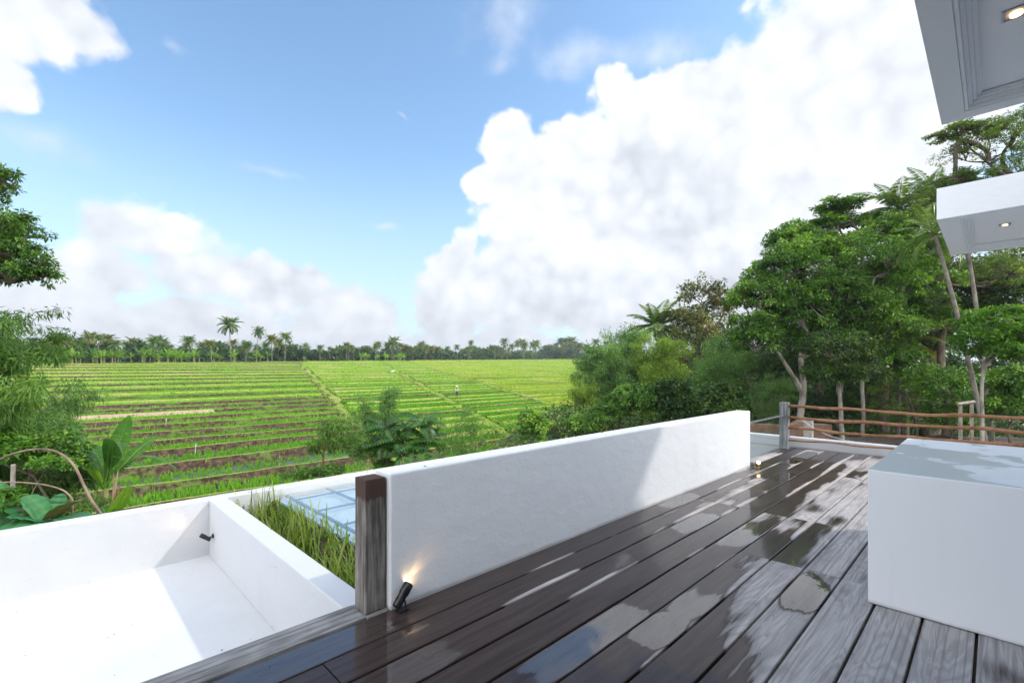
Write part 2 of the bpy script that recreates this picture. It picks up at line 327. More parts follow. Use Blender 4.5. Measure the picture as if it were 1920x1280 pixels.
# far paddies read as closed crop; same leaf colour, rough
m, t = mat('paddy_far'); g = t.geo(); n = t.noise(g, 2.5, 5, .65); n2 = t.noise(g, .05, 4)
c = t.mix(t.ss(n, .3, .75), (.08, .17, .016), (.17, .32, .024)); c = t.mix(t.ss(n2, .45, .65, 0, .6), c, (.20, .27, .03))
pbsdf(t, c, .9, t.bump(n, .8, .15), spec=.1)
m, t = mat('bank_soil'); g = t.geo(); n = t.noise(g, 3.0, 7, .65); n2 = t.noise(g, .35, 4, .6)
c = t.mix(t.ss(n, .35, .7), (.030, .019, .013), (.115, .075, .050))
c = t.mix(t.ss(t.m('ADD', n2, t.m('MULTIPLY', t.m('SUBTRACT', n, .5), .5)), .50, .66, 0, .8), c, (.10, .15, .03))
pbsdf(t, c, .95, t.bump(n, 1.0, .08), spec=.15)
m, t = mat('bund_grass'); g = t.geo(); n = t.noise(g, 2.4, 6, .65); n2 = t.noise(g, .12, 3)
c = t.mix(t.ss(n, .3, .7), (.13, .20, .025), (.24, .31, .045)); c = t.mix(t.ss(n2, .45, .7, 0, .7), c, (.34, .27, .12))
pbsdf(t, c, .95, t.bump(n, .8, .06), spec=.1)
m, t = mat('straw'); g = t.geo(); n = t.noise(t.v('MULTIPLY', g, (1, 3, 3)), 4.0, 6, .7)
c = t.mix(t.ss(n, .3, .7), (.22, .15, .09), (.50, .38, .26)); pbsdf(t, c, .95, t.bump(n, 1., .06), spec=.1)
m, t = mat('ground'); g = t.geo(); n = t.noise(g, .6, 7, .6); n2 = t.noise(g, .02, 4)
c = t.mix(t.ss(n, .35, .7), (.035, .045, .015), (.10, .12, .035)); c = t.mix(t.ss(n2, .5, .7), c, (.10, .075, .045))
pbsdf(t, c, .95, t.bump(n, .8, .1), spec=.1)

HAZE = True
m, t = mat('haze_air'); pv = t.node('ShaderNodeVolumePrincipled'); pv.inputs['Color'].default_value = (.86, .92, 1, 1); pv.inputs['Density'].default_value = .0003; pv.inputs['Anisotropy'].default_value = .3
t.l.new(pv.outputs[0], t.out.inputs['Volume'])
# ---------------------------------------------------------------- builders
def pt(px, py, Y):
    u, v = (px-HX)/FOC, (HY-py)/FOC
    p = Fv*Y + Rv*u*Y; return Vector((p[0], p[1], CAMZ + v*Y))
def gz(p, q):      # natural ground: paddies climb away along q; a wooded bank stands to the right
    z = -7.35 + .064*np.clip(q, -30, np.minimum(160 + .32*p, 330)) + 0*p
    w = np.clip((np.asarray(p)-9)/14, 0, 1)*np.clip((22 + .35*np.asarray(p) - q)/8, 0, 1)
    return z + w*w*(3-2*w)*3.9
def tag(o, label=None, cat=None, group=None, kind=None):
    if label: o['label'] = label
    if cat: o['category'] = cat
    if group: o['group'] = group
    if kind: o['kind'] = kind
    return o
def empty(name, loc, label, cat, group=None, rz=0):
    o = bpy.data.objects.new(name, None); COL.objects.link(o); o.location = loc; o.rotation_euler.z = rz; o.empty_display_size = .2
    return tag(o, label, cat, group)
class Geo:
    """collects polygons, then becomes one mesh object"""
    def __init__(s): s.V = []; s.F = []; s.M = []; s.A = []; s.n = 0
    def add(s, V, F, mi=0, rnd=None):
        V = np.asarray(V, float).reshape(-1, 3)
        for f in F: s.F.append(np.asarray(f)+s.n)
        s.M += [mi]*len(F); s.V.append(V); s.A.append(np.full(len(V), .5) if rnd is None else np.broadcast_to(rnd, (len(V),)).astype(float)); s.n += len(V)
    def addq(s, V, k, mi=0, rnd=None):    # V (n,k,3): n separate polygons of k corners
        n = len(V); s.V.append(V.reshape(-1, 3)); F = (np.arange(n*k).reshape(n, k)+s.n)
        s.F.append(('blk', F)); s.M.append(('blk', mi, n)); s.A.append(np.repeat(rnd if rnd is not None else np.full(n, .5), k)); s.n += n*k
    def box(s, a, b, mi=0, rnd=.5):
        x0, y0, z0 = a; x1, y1, z1 = b
        V = [(x0, y0, z0), (x1, y0, z0), (x1, y1, z0), (x0, y1, z0), (x0, y0, z1), (x1, y0, z1), (x1, y1, z1), (x0, y1, z1)]
        s.add(V, [(3, 2, 1, 0), (4, 5, 6, 7), (0, 1, 5, 4), (1, 2, 6, 5), (2, 3, 7, 6), (3, 0, 4, 7)], mi, rnd)
    def tube(s, P, R, n=7, mi=0, cap=True, rnd=.5):
        P = np.array([tuple(p) for p in P], float); m_ = len(P); R = np.broadcast_to(R, (m_,))
        T = np.gradient(P, axis=0); T /= (np.linalg.norm(T, axis=1, keepdims=True)+1e-9)
        ref = np.array([0, 0, 1.]) if abs(T[0][2]) < .9 else np.array([1., 0, 0])
        th = np.arange(n)*2*math.pi/n; V = []
        u = None
        for i in range(m_):
            if u is None: u = np.cross(T[i], ref)
            u = u - T[i]*np.dot(u, T[i]); u /= np.linalg.norm(u)+1e-9
            w = np.cross(T[i], u)
            V.append(P[i] + R[i]*(np.outer(np.cos(th), u)+np.outer(np.sin(th), w)))
        F = [(i*n+j, i*n+(j+1) % n, (i+1)*n+(j+1) % n, (i+1)*n+j) for i in range(m_-1) for j in range(n)]
        if cap: F += [tuple(range(n))[::-1], tuple((m_-1)*n+j for j in range(n))]
        s.add(np.concatenate(V), F, mi, rnd)
    def make(s, name, mats, parent=None, smooth=False, loc=None, attr_vec=None, bevel=0):
        V = np.concatenate(s.V); 
        li = []; ls = []; mi = []
        for f, m_ in zip(s._flatF(), s._flatM()):
            if f.ndim == 2: li.append(f.ravel()); ls.append(np.full(len(f), f.shape[1])); mi.append(np.full(len(f), m_))
            else: li.append(f); ls.append(np.array([len(f)])); mi.append(np.array([m_]))
        li = np.concatenate(li); ls = np.concatenate(ls); mi = np.concatenate(mi)
        me = bpy.data.meshes.new(name)
        if loc is not None: V = V - np.array(tuple(loc))
        me.vertices.add(len(V)); me.vertices.foreach_set('co', V.astype('f').ravel())
        me.loops.add(len(li)); me.loops.foreach_set('vertex_index', li.astype('i'))
        st = np.concatenate([[0], np.cumsum(ls)[:-1]]).astype('i')
        me.polygons.add(len(ls)); me.polygons.foreach_set('loop_start', st); me.polygons.foreach_set('loop_total', ls.astype('i'))
        me.polygons.foreach_set('material_index', mi.astype('i'))
        me.polygons.foreach_set('use_smooth', np.full(len(ls), bool(smooth)))
        for k in (mats if isinstance(mats, (list, tuple)) else [mats]): me.materials.append(MATS[k])
        a = me.attributes.new('rnd', 'FLOAT', 'POINT'); a.data.foreach_set('value', np.concatenate(s.A).astype('f'))
        if attr_vec is not None:
            a = me.attributes.new('bc', 'FLOAT_VECTOR', 'POINT'); a.data.foreach_set('vector', np.asarray(attr_vec).astype('f').ravel())
        me.update(calc_edges=True); me.validate()
        o = bpy.data.objects.new(name, me); COL.objects.link(o)
        if parent is not None: o.parent = parent
        elif loc is not None: o.location = loc
        if bevel:
            b = o.modifiers.new('bevel', 'BEVEL'); b.width = bevel; b.segments = 2; b.limit_method = 'ANGLE'
        return o
    def _flatF(s):
        for f in s.F: yield f[1] if isinstance(f, tuple) else f
    def _flatM(s):
        for m_ in s.M: yield m_[1] if isinstance(m_, tuple) else m_
def unit(a): return a/(np.linalg.norm(a, axis=-1, keepdims=True)+1e-9)
# ================================================================ the house: deck, roof terraces, walls, canopies
rng = np.random.default_rng(7)
# deck boards (one surface): each row a line of boards end to end, slightly uneven
g = Geo(); bc = []
PIT = .2325; rows = []
k = -6
while .538 + PIT*k < 2.6: rows.append(.538+PIT*k); k += 1
joints = {}
for ri, q0 in enumerate(rows):
    q1 = min(q0+PIT, 2.63)
    if q0 < -1.05: continue
    q0b = q0
    # staggered butt joints
    if q0 < 1.3: js = [-4.2, -.6, 4.05, 5.34, 7.6 + .25*(ri % 2)]
    elif q0 < 2.1: js = [-3.0, .2, 5.34 if ri % 2 else 5.34, 8.2]
    else: js = [-2.5, 1.0 if ri % 2 else -.7, 5.34, 8.2]
    xs = [-5.0]+js+[10.1]
    for a, b in zip(xs[:-1], xs[1:]):
        r = rng.random(); dz = rng.uniform(-.0025, .0015); tilt = rng.uniform(-.0012, .0012)
        n = 12; X = np.linspace(a+.0035, b-.0035, n); w0, w1 = q0+.007, q1-.007
        prof = [(w0, -.03), (w0, -.004), (w0+.004, 0), (w1-.004, 0), (w1, -.004), (w1, -.03)]
        V = []; C = []
        for x in X:
            for (y, z) in prof:
                V.append((x, y, z+dz+tilt*(y-w0)/.2)); C.append((x, (y-w0)/(w1-w0), r))
        m_ = len(prof); F = [(i*m_+j, (i+1)*m_+j, (i+1)*m_+j+1, i*m_+j+1) for i in range(n-1) for j in range(m_-1)]
        F += [tuple(range(m_)), tuple((n-1)*m_+j for j in range(m_))[::-1]]
        g.add(V, [f[::-1] for f in F], 0); bc += C
# strip of decking beyond the wall's end, running under the corner post
for (qa, qb) in ((2.63, 2.86),):
    V = []; C = []; r = .8
    for x in np.linspace(7.72, 10.1, 6):
        for (y, z) in ((qa+.005, -.03), (qa+.005, 0), (qb, 0), (qb, -.03)): V.append((x, y, z)); C.append((x, (y-qa)/.24, r))
    F = [(i*4+j, i*4+j+1, (i+1)*4+j+1, (i+1)*4+j) for i in range(5) for j in range(3)]
    g.add(V, F, 0); bc += C
deck = g.make('deck', 'deck_wood', attr_vec=bc); tag(deck, 'weathered timber boards of the wet roof deck', kind='structure')
g = Geo(); g.box((-5, -1.06, -.30), (10.1, 2.6, -.034)); o = g.make('deck_base', 'debris'); tag(o, 'dark bearer layer under the deck boards', kind='structure')
g = Geo(); g.box((-5, 2.652, -.10), (1.372, 2.85, .006)); g.box((1.3725, 2.632, -.10), (1.5215, 2.85, .003))
o = g.make('edging_board', 'edge_wood', bevel=.004); tag(o, 'pale grey weathered board edging the deck above the lower white roof', 'board')

def slab(name, a, b, m_, label, cat, bevel=.008, parent=None, kind=None):
    g = Geo(); g.box(a, b); o = g.make(name, m_, parent, bevel=bevel)
    if parent is None: tag(o, label, cat, kind=kind)
    return o
slab('parapet_wall', (1.523, 2.63, -.45), (7.70, 2.83, .845), 'white_plaster', 'long white rendered wall dividing the wet timber deck from the glass skylight', 'wall', .012)
# lower roof terrace, left
slab('lower_roof', (-9, 2.86, -.95), (1.365, 6.49, -.70), 'roof_paint_dimmed', 'white painted floor of the lower roof terrace', 'roof', 0, kind='structure')
slab('back_parapet', (-9, 6.49, -1.2), (7.9, 6.68, -.05), 'parapet_paint_dimmed', 'long low white parapet at the outer edge of the roof facing the rice field', 'wall', .010)
slab('cross_parapet', (1.367, 2.862, -.95), (1.552, 6.488, -.052), 'parapet_paint_dimmed', 'white parapet between the lower white roof and the strip of weeds', 'wall', .010)
slab('deck_side_wall', (-5, 2.60, -6.2), (7.7, 2.64, -.31), 'white_plaster', 'white side of the house below the deck edging board', 'wall', 0)
# outer house walls below
slab('house_facade', (-9, 6.50, -7.4), (7.9, 6.66, -1.21), 'parapet_paint_dimmed', 'white outer wall of the house below the long low parapet', 'wall', 0)
g = Geo(); rs_ = np.random.default_rng(4); qs = np.linspace(2.862, 6.486, 40); ps = np.linspace(1.5535, 2.10, 9); V = []
for q_ in qs:
    for p_ in ps: f_ = (p_-1.5535)/.5465; V.append((p_, q_, -.56+.385*f_**1.5+.035*rs_.normal()*min(1, 4*f_*(1-f_)+.1)+.03*math.sin(q_*3)*f_*(1-f_)*4))
g.add(V, [(i*9+j, i*9+j+1, (i+1)*9+j+1, (i+1)*9+j) for i in range(39) for j in range(8)]); o = g.make('planter_bed', 'soil', smooth=True); tag(o, 'bare brown soil sloping up to the skylight', kind='structure')
slab('deck_front_wall', (10.12, -3.5, -6.4), (10.30, 4.4, .19), 'parapet_paint_dimmed', 'low white parapet beyond the far end of the deck behind the log rails', 'wall', .012)
# skylight
sk = empty('skylight', (4.5, 4.8, -.14), 'bluish glass skylight with dark bars beside the strip of weeds', 'skylight')
def ch(g, name, m_, root, **k):
    o = g.make(name, m_, root, loc=root.location, **k); return o
g = Geo(); g.box((2.02, 2.90, -.138), (7.8, 6.44, -.130)); ch(g, 'glass_sheet', 'glass', sk)
g = Geo()
for a, b in (((2.205, 2.9), (2.235, 6.44)), ((2.74, 5.49), (2.765, 6.44)), ((3.9, 2.9), (3.93, 6.44)), ((5.6, 2.9), (5.63, 6.44))): g.box((a[0], a[1], -.165), (b[0], b[1], -.140))
ch(g, 'frame_bar', 'frame_blue', sk)
g = Geo()
for q in (3.5, 4.16, 4.82, 5.49, 6.15):
    for a, b in ((2.237, 2.738), (2.767, 3.898), (3.932, 5.598), (5.632, 7.8)): g.box((a, q-.011, -.160), (b, q+.011, -.141))
ch(g, 'cross_bar', 'frame_blue', sk)
g = Geo(); g.box((2.11, 2.9, -.30), (7.8, 6.44, -.20)); ch(g, 'frosted_panel', 'frosted_panel', sk)

# white box and house body on the right
g = Geo(); g.box((3.75, -1.055, .002), (5.70, .572, .853)); o = g.make('planter_box', 'wet_paint', bevel=.008)
tag(o, 'large white rendered block standing on the deck, rainwater on its flat top', 'block')
hr = empty('house', (2, -3, -6.4), 'white house beside the deck with an added thin shading roof on columns, out of view above', 'house')
g = Geo(); g.box((-5, -6, -6.4), (7.2, -1.06, 2.96)); ch(g, 'wall', 'white_plaster', hr)
for cx_ in (-4.6, -1.0, 3.0, 6.9):  # open upper storey, added so more sky light reaches the deck wall
    g = Geo(); g.box((cx_-.12, -1.32, 2.962), (cx_+.12, -1.08, 5.45)); ch(g, 'added_column', 'white_plaster', hr)
g = Geo(); g.box((-6, -6.5, 5.452), (8.78, -1.058, 5.6)); ch(g, 'roof', 'soffit_paint', hr)  # unseen slab added to cast the slanting shadow on the deck wall
for (a, b) in ((-3.4, -1.2), (.6, 2.6)):
    g = Geo(); g.box((a, -1.056, .05), (b, -1.01, 2.2)); f = ch(g, 'door', 'frame_blue', hr)
    g = Geo(); g.box((a+.08, -1.008, .13), (b-.08, -1.0, 2.12)); p = g.make('pane', 'glass', f, loc=hr.location)

def canopy(name, x0, x1, y1, z0, z1, label, lampxy, trim):
    e = empty(name, (x1, y1, z0), label, 'canopy')
    y0 = -1.05
    # slab with a recess in its soffit: rim pieces, ceiling of recess, stepped moulding
    a, b, c, d = x0+trim, x1-trim, y0+.02, y1-trim; dep = .05
    g = Geo()
    Vs = [(x0, y0), (x1, y0), (x1, y1), (x0, y1)]; In = [(a, y0), (b, y0), (b, d), (a, d)]
    V = [(x, y, z0) for x, y in Vs]+[(x, y, z1) for x, y in Vs]+[(x, y, z0) for x, y in In]+[(x, y, z0+dep) for x, y in In]
    g.add(V, [(4, 5, 6, 7), (3, 2, 6, 7)[::1], (1, 2, 6, 5), (0, 4, 7, 3), (0, 8, 12, 13, 9, 1, 5, 4), (0, 3, 11, 8), (3, 2, 10, 11), (2, 1, 9, 10), (8, 11, 15, 12), (11, 10, 14, 15), (10, 9, 13, 14), (12, 15, 14, 13)])
    ch(g, 'slab', 'soffit_paint', e)
    g = Geo(); w = .014
    for k, (ins, h0) in enumerate(((0, .0), (w, .014), (2*w, .026), (3*w, .038))):
        A, B_, C_, D_ = a+ins+.0005, b-ins-.0005, c, d-ins-.0005; zt = z0+dep-.001*k
        zz = z0+h0+.003
        g.box((A, D_-w, zz), (B_, D_, zt)); g.box((B_-w, C_, zz), (B_, D_-w, zt)); g.box((A, C_, zz), (A+w, D_-w, zt))
    ch(g, 'moulding', 'soffit_paint', e, bevel=.003)
    # recessed downlight
    lx, ly = lampxy; l = empty('downlight', (lx, ly, z0+dep), 'warm recessed downlight in the soffit of the '+('big canopy at the top corner' if x1 < 4 else 'smaller canopy further away'), 'lamp', 'downlights in the canopy soffits')
    g = Geo(); s_ = .036
    for q in ((-s_, -s_, s_, -s_+.006), (-s_, s_-.006, s_, s_), (-s_, -s_+.006, -s_+.006, s_-.006), (s_-.006, -s_+.006, s_, s_-.006)):
        g.box((lx+q[0], ly+q[1], z0+dep-.005), (lx+q[2], ly+q[3], z0+dep-.0005))
    ch(g, 'trim', 'steel', l)
    g = Geo(); r = .017; P = [(lx, ly, z0+dep-.011), (lx, ly, z0+dep-.003)]; g.tube(P, [r, r], 20); ch(g, 'lens', 'lamp_glow', l)
    g = Geo(); g.box((lx-.029, ly-.029, z0+dep-.0025), (lx+.029, ly+.029, z0+dep-.0008)); ch(g, 'reflector', 'white_post', l)
    return e
canopy('roof_canopy', -3.0, 3.157, .185, 2.70, 2.98, 'big white roof canopy over the deck at the top right corner, moulded soffit', (2.43, -.052), .085)
canopy('window_canopy', 5.14, 6.89, .332, 2.70, 2.95, 'smaller white box canopy further along the house, in front of the trees', (5.95, -.06), .135)

# posts
g = Geo()
V = []; zs = np.linspace(0.006, .822, 9)
for i, z in enumerate(zs):
    w = .0015*math.sin(i*1.7); V += [(1.376+w, 2.667, z), (1.511+w, 2.667+w, z), (1.511-w, 2.806, z), (1.376, 2.806+w, z)]
F = [(i*4+j, i*4+(j+1) % 4, (i+1)*4+(j+1) % 4, (i+1)*4+j) for i in range(8) for j in range(4)]+[(3, 2, 1, 0), (32, 33, 34, 35)]
g.add(V, F); o = g.make('timber_post', 'post_wood', bevel=.006); tag(o, 'thick grey weathered post with reddish brown head at the near end of the wall', 'post')
g = Geo(); g.box((9.76, 2.685, .003), (9.90, 2.825, .864)); o = g.make('timber_post', 'grey_post_wood', bevel=.006)
tag(o, 'grey square timber post at the far corner of the deck holding the log rails', 'post')
# thin glass balustrade between wall end and far post
gb = empty('glass_balustrade', (8.7, 2.75, 0), 'clear glass balustrade between the end of the white wall and the grey corner post', 'balustrade')
g = Geo(); g.box((7.71, 2.744, .02), (9.755, 2.752, .615)); ch(g, 'pane', 'clear_glass', gb)
g = Geo(); g.box((7.71, 2.735, .616), (9.755, 2.765, .640)); ch(g, 'top_rail', 'steel', gb)
# log rails
for i, (z, r, lab) in enumerate(((.788, .026, 'topmost of the four crooked brown log rails at the end of the deck'), (.590, .027, 'second from the top of the four crooked brown log rails'),
                                (.393, .025, 'third from the top of the four crooked brown log rails'), (.185, .016, 'thinnest and lowest of the four crooked brown log rails'))):
    g = Geo(); n = 90; Q = np.linspace(2.70, -5.2, n); ph = rng.random(8)*6.28
    zz = z + .012*np.sin(Q*2.1+ph[0]) + .009*np.sin(Q*4.7+ph[1]) + .005*np.sin(Q*9+ph[2]) + (-.004*(2.7-Q) if i == 3 else 0)
    xx = 9.83 + .012*np.sin(Q*1.7+ph[3]) + .008*np.sin(Q*5+ph[4])
    rr = r*(1+.10*np.sin(Q*3.3+ph[5])+.07*np.sin(Q*8+ph[6])+.05*np.sin(Q*17+ph[7]))
    g.tube(np.stack([xx, Q, zz], 1), rr, 10); o = g.make('log_rail', 'reddish_branch', smooth=True); tag(o, lab, 'rail', 'log rails at the end of the deck')

# spotlights
def spot(base, direction, label, scale=1., mount='floor', energy=4, standoff=.09, matn='black_metal'):
    e = empty('spotlight', base, label, 'spotlight'); b = Vector(base); d = Vector(direction).normalized()
    c = b + Vector((0, 0, standoff)) if mount == 'floor' else b + Vector((-.075, 0, .0))
    L = .075*scale; r = .031*scale
    g = Geo(); P = [c-d*L, c-d*L*.96, c-d*L*.5, c+d*L*.1, c+d*L*.12, c+d*L*.8, c+d*L]; R = [r*.6, r*.86, r*.9, r*.9, r, r, r*.97]
    g.tube(P, R, 22, cap=False); g.tube([c-d*L, c-d*L*1.001], [r*.6, r*.01], 22, cap=False)
    ch(g, 'housing', matn, e, smooth=True)
    g = Geo(); g.tube([c+d*L*.86, c+d*L*.90], [r*.90, r*.90], 20); ch(g, 'lens', 'lamp_glow_hot', e)
    g = Geo(); s_ = d.cross(Vector((0, 0, 1))).normalized()
    for k in (-1, 1):
        p0 = c+s_*k*r*1.08-d*L*.3; p1 = (b if mount == 'floor' else b)+s_*k*r*1.08*(1 if mount == 'floor' else .6)+Vector((0, 0, .004 if mount == 'floor' else 0))
        g.tube([p0, p0.lerp(p1, .5), p1], [.005*scale]*3, 6)
    if mount == 'floor': g.box((b.x-.035*scale, b.y-.028*scale, b.z+.0005), (b.x+.035*scale, b.y+.028*scale, b.z+.007))
    else: g.tube([b+Vector((-.012, 0, 0)), b], [.026, .026], 14)
    ch(g, 'bracket', matn, e)
    ld = bpy.data.lights.new('spot_beam', 'SPOT'); ld.energy = energy; ld.color = (1, .55, .24); ld.spot_size = rad(52); ld.spot_blend = 1.0; ld.shadow_soft_size = .012
    lo = bpy.data.objects.new('spot_beam', ld); COL.objects.link(lo); lo.location = (c+d*(L+.004))-Vector(base); lo.rotation_euler = d.to_track_quat('-Z', 'Y').to_euler(); lo.parent = e
    return e
spot((1.575, 2.575, .002), (.74, .24, .62), 'black cylindrical spotlight at the foot of the thick weathered post, glowing on the white wall', 1.0, energy=.42)
spot((1.362, 6.28, -.42), (-.62, .42, .45), 'small black spotlight fixed to the inside corner of the lower white roof', .8, 'wall', .9)
spot((7.60, 2.50, .002), (-.55, -.45, .33), 'small round brass spotlight lit at the far foot of the white wall', .85, energy=.4, standoff=.07, matn='brass')

# litter scattered on deck and roof
def specks(name, n, xr, yr, z, label, smax=.009):
    g = Geo()
    x = rng.uniform(*xr, n); y = rng.uniform(*yr, n); s_ = rng.uniform(.003, smax, n)*(1+1.2*(rng.random(n) > .92)); a = rng.random(n)*6.28
    V = np.zeros((n, 4, 3))
    for k, (dx, dy) in enumerate(((1, 0), (0, .45), (-.9, .1), (.1, -.5))):
        V[:, k, 0] = x+s_*(dx*np.cos(a)-dy*np.sin(a)); V[:, k, 1] = y+s_*(dx*np.sin(a)+dy*np.cos(a)); V[:, k, 2] = z+rng.uniform(0, .004, n)
    g.addq(V, 4, 0, rng.random(n)); o = g.make(name, 'debris'); tag(o, label, 'litter', kind='stuff')
specks('leaf_litter', 420, (.2, 9.8), (-.2, 2.58), .003, 'tiny bits of leaf scattered on the deck boards')
specks('leaf_litter', 200, (-5, 1.3), (2.95, 6.4), -.698, 'tiny dark specks on the lower white roof floor', .010)
specks('leaf_litter', 60, (1.6, 7.6), (2.65, 2.81), .8465, 'tiny specks on top of the long white wall', .010)
specks('leaf_litter', 60, (-5, 7.6), (6.5, 6.66), -.0485, 'tiny specks on top of the outer parapet', .010)
# ================================================================ land: ground sheet, rice terraces, paths, rice
# ground sheet reaching the horizon
g = Geo()
ax = np.concatenate([[-3000, -1200, -500, -250, -160], np.arange(-120, 420, 6), [460, 560, 800, 1500, 3500]])
ay = np.concatenate([[-2500, -600, -200, -100], np.arange(-60, 330, 6), [380, 500, 800, 1500, 3500]])
PX, PY = np.meshgrid(ax, ay, indexing='ij')
Z = gz(PX, PY)
inz = np.clip((PY-22)/3, 0, 1)*np.clip((1.75*PY+8-PX)/12, 0, 1)*np.clip((149+.32*PX-PY)/8, 0, 1)*np.clip((PX+135)/10, 0, 1)
Z = Z - inz*1.0
nx, ny = len(ax), len(ay)
F = [(i*ny+j, (i+1)*ny+j, (i+1)*ny+j+1, i*ny+j+1) for i in range(nx-1) for j in range(ny-1)]
g.add(np.stack([PX, PY, Z], -1).reshape(-1, 3), F)
o = g.make('ground', 'ground', smooth=True); tag(o, 'earth around the house and under the trees', kind='structure')

TW = 4.2
zones = [  # name, p_left(q), p_right(q), phase, qmin, bank shade
    ('A', lambda q: -115+0*q, lambda q: 7.2+.324*q, .35, 24),
    ('B', lambda q: 8.0+.324*q, lambda q: 16.8+.45*q, 2.0, 24),
    ('C', lambda q: 17.5+.45*q, lambda q: 34+.437*q, 1.1, 24),
    ('D', lambda q: 34.8+.437*q, lambda q: 6+1.72*q, 3.1, 30)]
paths_ = [(lambda q: 7.6+.324*q, 24, 158), (lambda q: 17.15+.45*q, 24, 160), (lambda q: 34.4+.437*q, 30, 175)]
def baseq(q): return -7.22+.064*q
terr = {}
def wob(zi, i, p):
    return .55*np.sin(p*.045+i*.37+zi)+.24*np.sin(p*.19+i*1.3)+.09*np.sin(p*.83+i*2.7)
pool = []
for zi, (nm, pl, pr, ph, qmin) in enumerate(zones):
    edges = []; q = qmin+ph; i = 0; r2 = np.random.default_rng(zi+3)
    while q < 330: edges.append(q); q += TW*(r2.uniform(.78, 1.22))*(1.0 if nm != 'D' else .95); i += 1
    g = Geo(); lst = []; straw_i = int(np.argmin(np.abs(np.array(edges)-62.2)))
    for i in range(len(edges)-1):
        qa, qb = edges[i], edges[i+1]
        zb = baseq(qa-TW*.5) if i == 0 else lst[-1][4]
        zt = baseq((qa+qb)/2)
        a0, b0 = float(pl(np.array((qa+qb)/2.))), float(pr(np.array((qa+qb)/2.)))
        a1 = a0; b1 = b0
        lim = (qa-150)/.32           # the fields end along a slanting far edge
        if qa > 150+.32*a1: a1 = max(a1, lim)
        if b1-a1 < 2: lst.append((qa, qb, a1, b1, zt, False)); continue
        far = qa > 95
        n = max(4, int((b1-a1)/(1.0 if not far else 3.0)))
        P = np.linspace(a1, b1, n)
        w = wob(zi, i, P); wn_ = wob(zi, i+1, P)
        f = np.linspace(0, 1, n)
        pshift = (pl(np.array(qa))-pl(np.array((qa+qb)/2)))
        lf = .09*np.sin(P*1.9+i)+.05*np.sin(P*4.3+i*2)
        bankw = ((.62 if qa < 70 else .32) if nm == 'A' else .34)+.14*np.sin(P*.3+i)+.06*np.sin(P*1.7+i); lip = .10 if nm == 'A' else .13
        prof = [(qa+w-.10, zb-.13+0*P, 0), (qa+w+.12*bankw+lf*.3, zb+.35*(zt-zb)+0*P, 1), (qa+w+bankw+lf*.3, zt+((.17 if qa < 70 else .10) if nm == 'A' else .09)+.03*lf, 1), (qa+w+bankw+lip, zt+((.20 if qa < 70 else .13) if nm == 'A' else .17)+.02*lf, 2), (qa+w+bankw+lip+.16, zt+0*P, 2), (qb+wn_-.10, zt-(.12 if nm == 'A' and qa < 100 else .03)+0*P, 0)]
        V = np.stack([np.stack([P, a, b], 1) for a, b, _ in prof], 0)
        m_ = len(prof)
        faces = {0: [], 1: [], 2: [], 3: [], 4: []}
        for s_ in range(m_-1):
            midx = [1, 1, 2, 2, 0][s_]
            if nm != 'A' and s_ in (0, 1): midx = 2 if ((i*7+zi) % 4) else 1
            if nm == 'A' and qa > 68 and s_ < 2 and (i % 2 == 0 or s_ == 0): midx = 2
            if far: midx = {0: 3, 1: 1 if nm == 'A' and i % 2 else 2, 2: 2}[midx]
            if (nm == 'D' or (nm == 'A' and qa > 66)) and midx == 0: midx = 3
            for j in range(n-1):
                mi_ = midx
                if nm == 'A' and i == straw_i and 1.2*math.sin(s_*2.1) < P[j] < 14.5-2.2*s_ and s_ < 4 : mi_ = 4
                faces[mi_].append((s_*n+j, s_*n+j+1, (s_+1)*n+j+1, (s_+1)*n+j))
        first = True; base_n = g.n
        for mi_, ff in faces.items():
            if ff:
                if first: g.add(V.reshape(-1, 3), ff, mi_); first = False
                else:
                    g.n -= 0
                    for f_ in ff: g.F.append(np.asarray(f_)+base_n)
                    g.M += [mi_]*len(ff)
        lst.append((qa, qb, a1, b1, zt, True))
    terr[nm] = lst
    o = g.make('rice_terrace', ['paddy', 'bank_soil', 'bund_grass', 'paddy_far', 'straw'], smooth=False)
    tag(o, {'A': 'left block of stepped rice terraces with dark soil banks', 'B': 'second block of rice terraces right of the diagonal path', 'C': 'third block of rice terraces where the farmer stands', 'D': 'far right block of yellowish rice terraces'}[nm], kind='structure')
# earth paths running up between the blocks
for k, (pf, qa, qb) in enumerate(paths_):
    Q = np.arange(qa, qb, .9); P0 = pf(Q)+.25*np.sin(Q*.31+k)+.12*np.sin(Q*1.1); rr = np.random.default_rng(k)
    Zp = baseq(Q)+.28+.06*rr.standard_normal(len(Q)); w = .62+.14*np.sin(Q*.7)
    V = np.stack([np.stack([P0+s_*w, Q, Zp+dz], 1) for s_, dz in ((-1.5, -.95), (-1, -.10), (-.3, 0), (.4, .02), (1, -.10), (1.5, -.95))], 0)
    n = len(Q); g = Geo(); V = V.reshape(-1, 3)
    g.add(V, [], 0); g.F = []; g.M = []
    for s_ in range(5):
        for j in range(n-1):
            g.F.append(np.array((s_*n+j, (s_+1)*n+j, (s_+1)*n+j+1, s_*n+j+1))); g.M.append(1 if (s_ in (0,) or (s_ == 1 and k == 0 and rr.random() < .5)) else 0)
    o = g.make('path', ['bund_grass', 'bank_soil']); tag(o, ('left', 'middle', 'right')[k]+' raised footpath running up between blocks of rice', kind='structure')

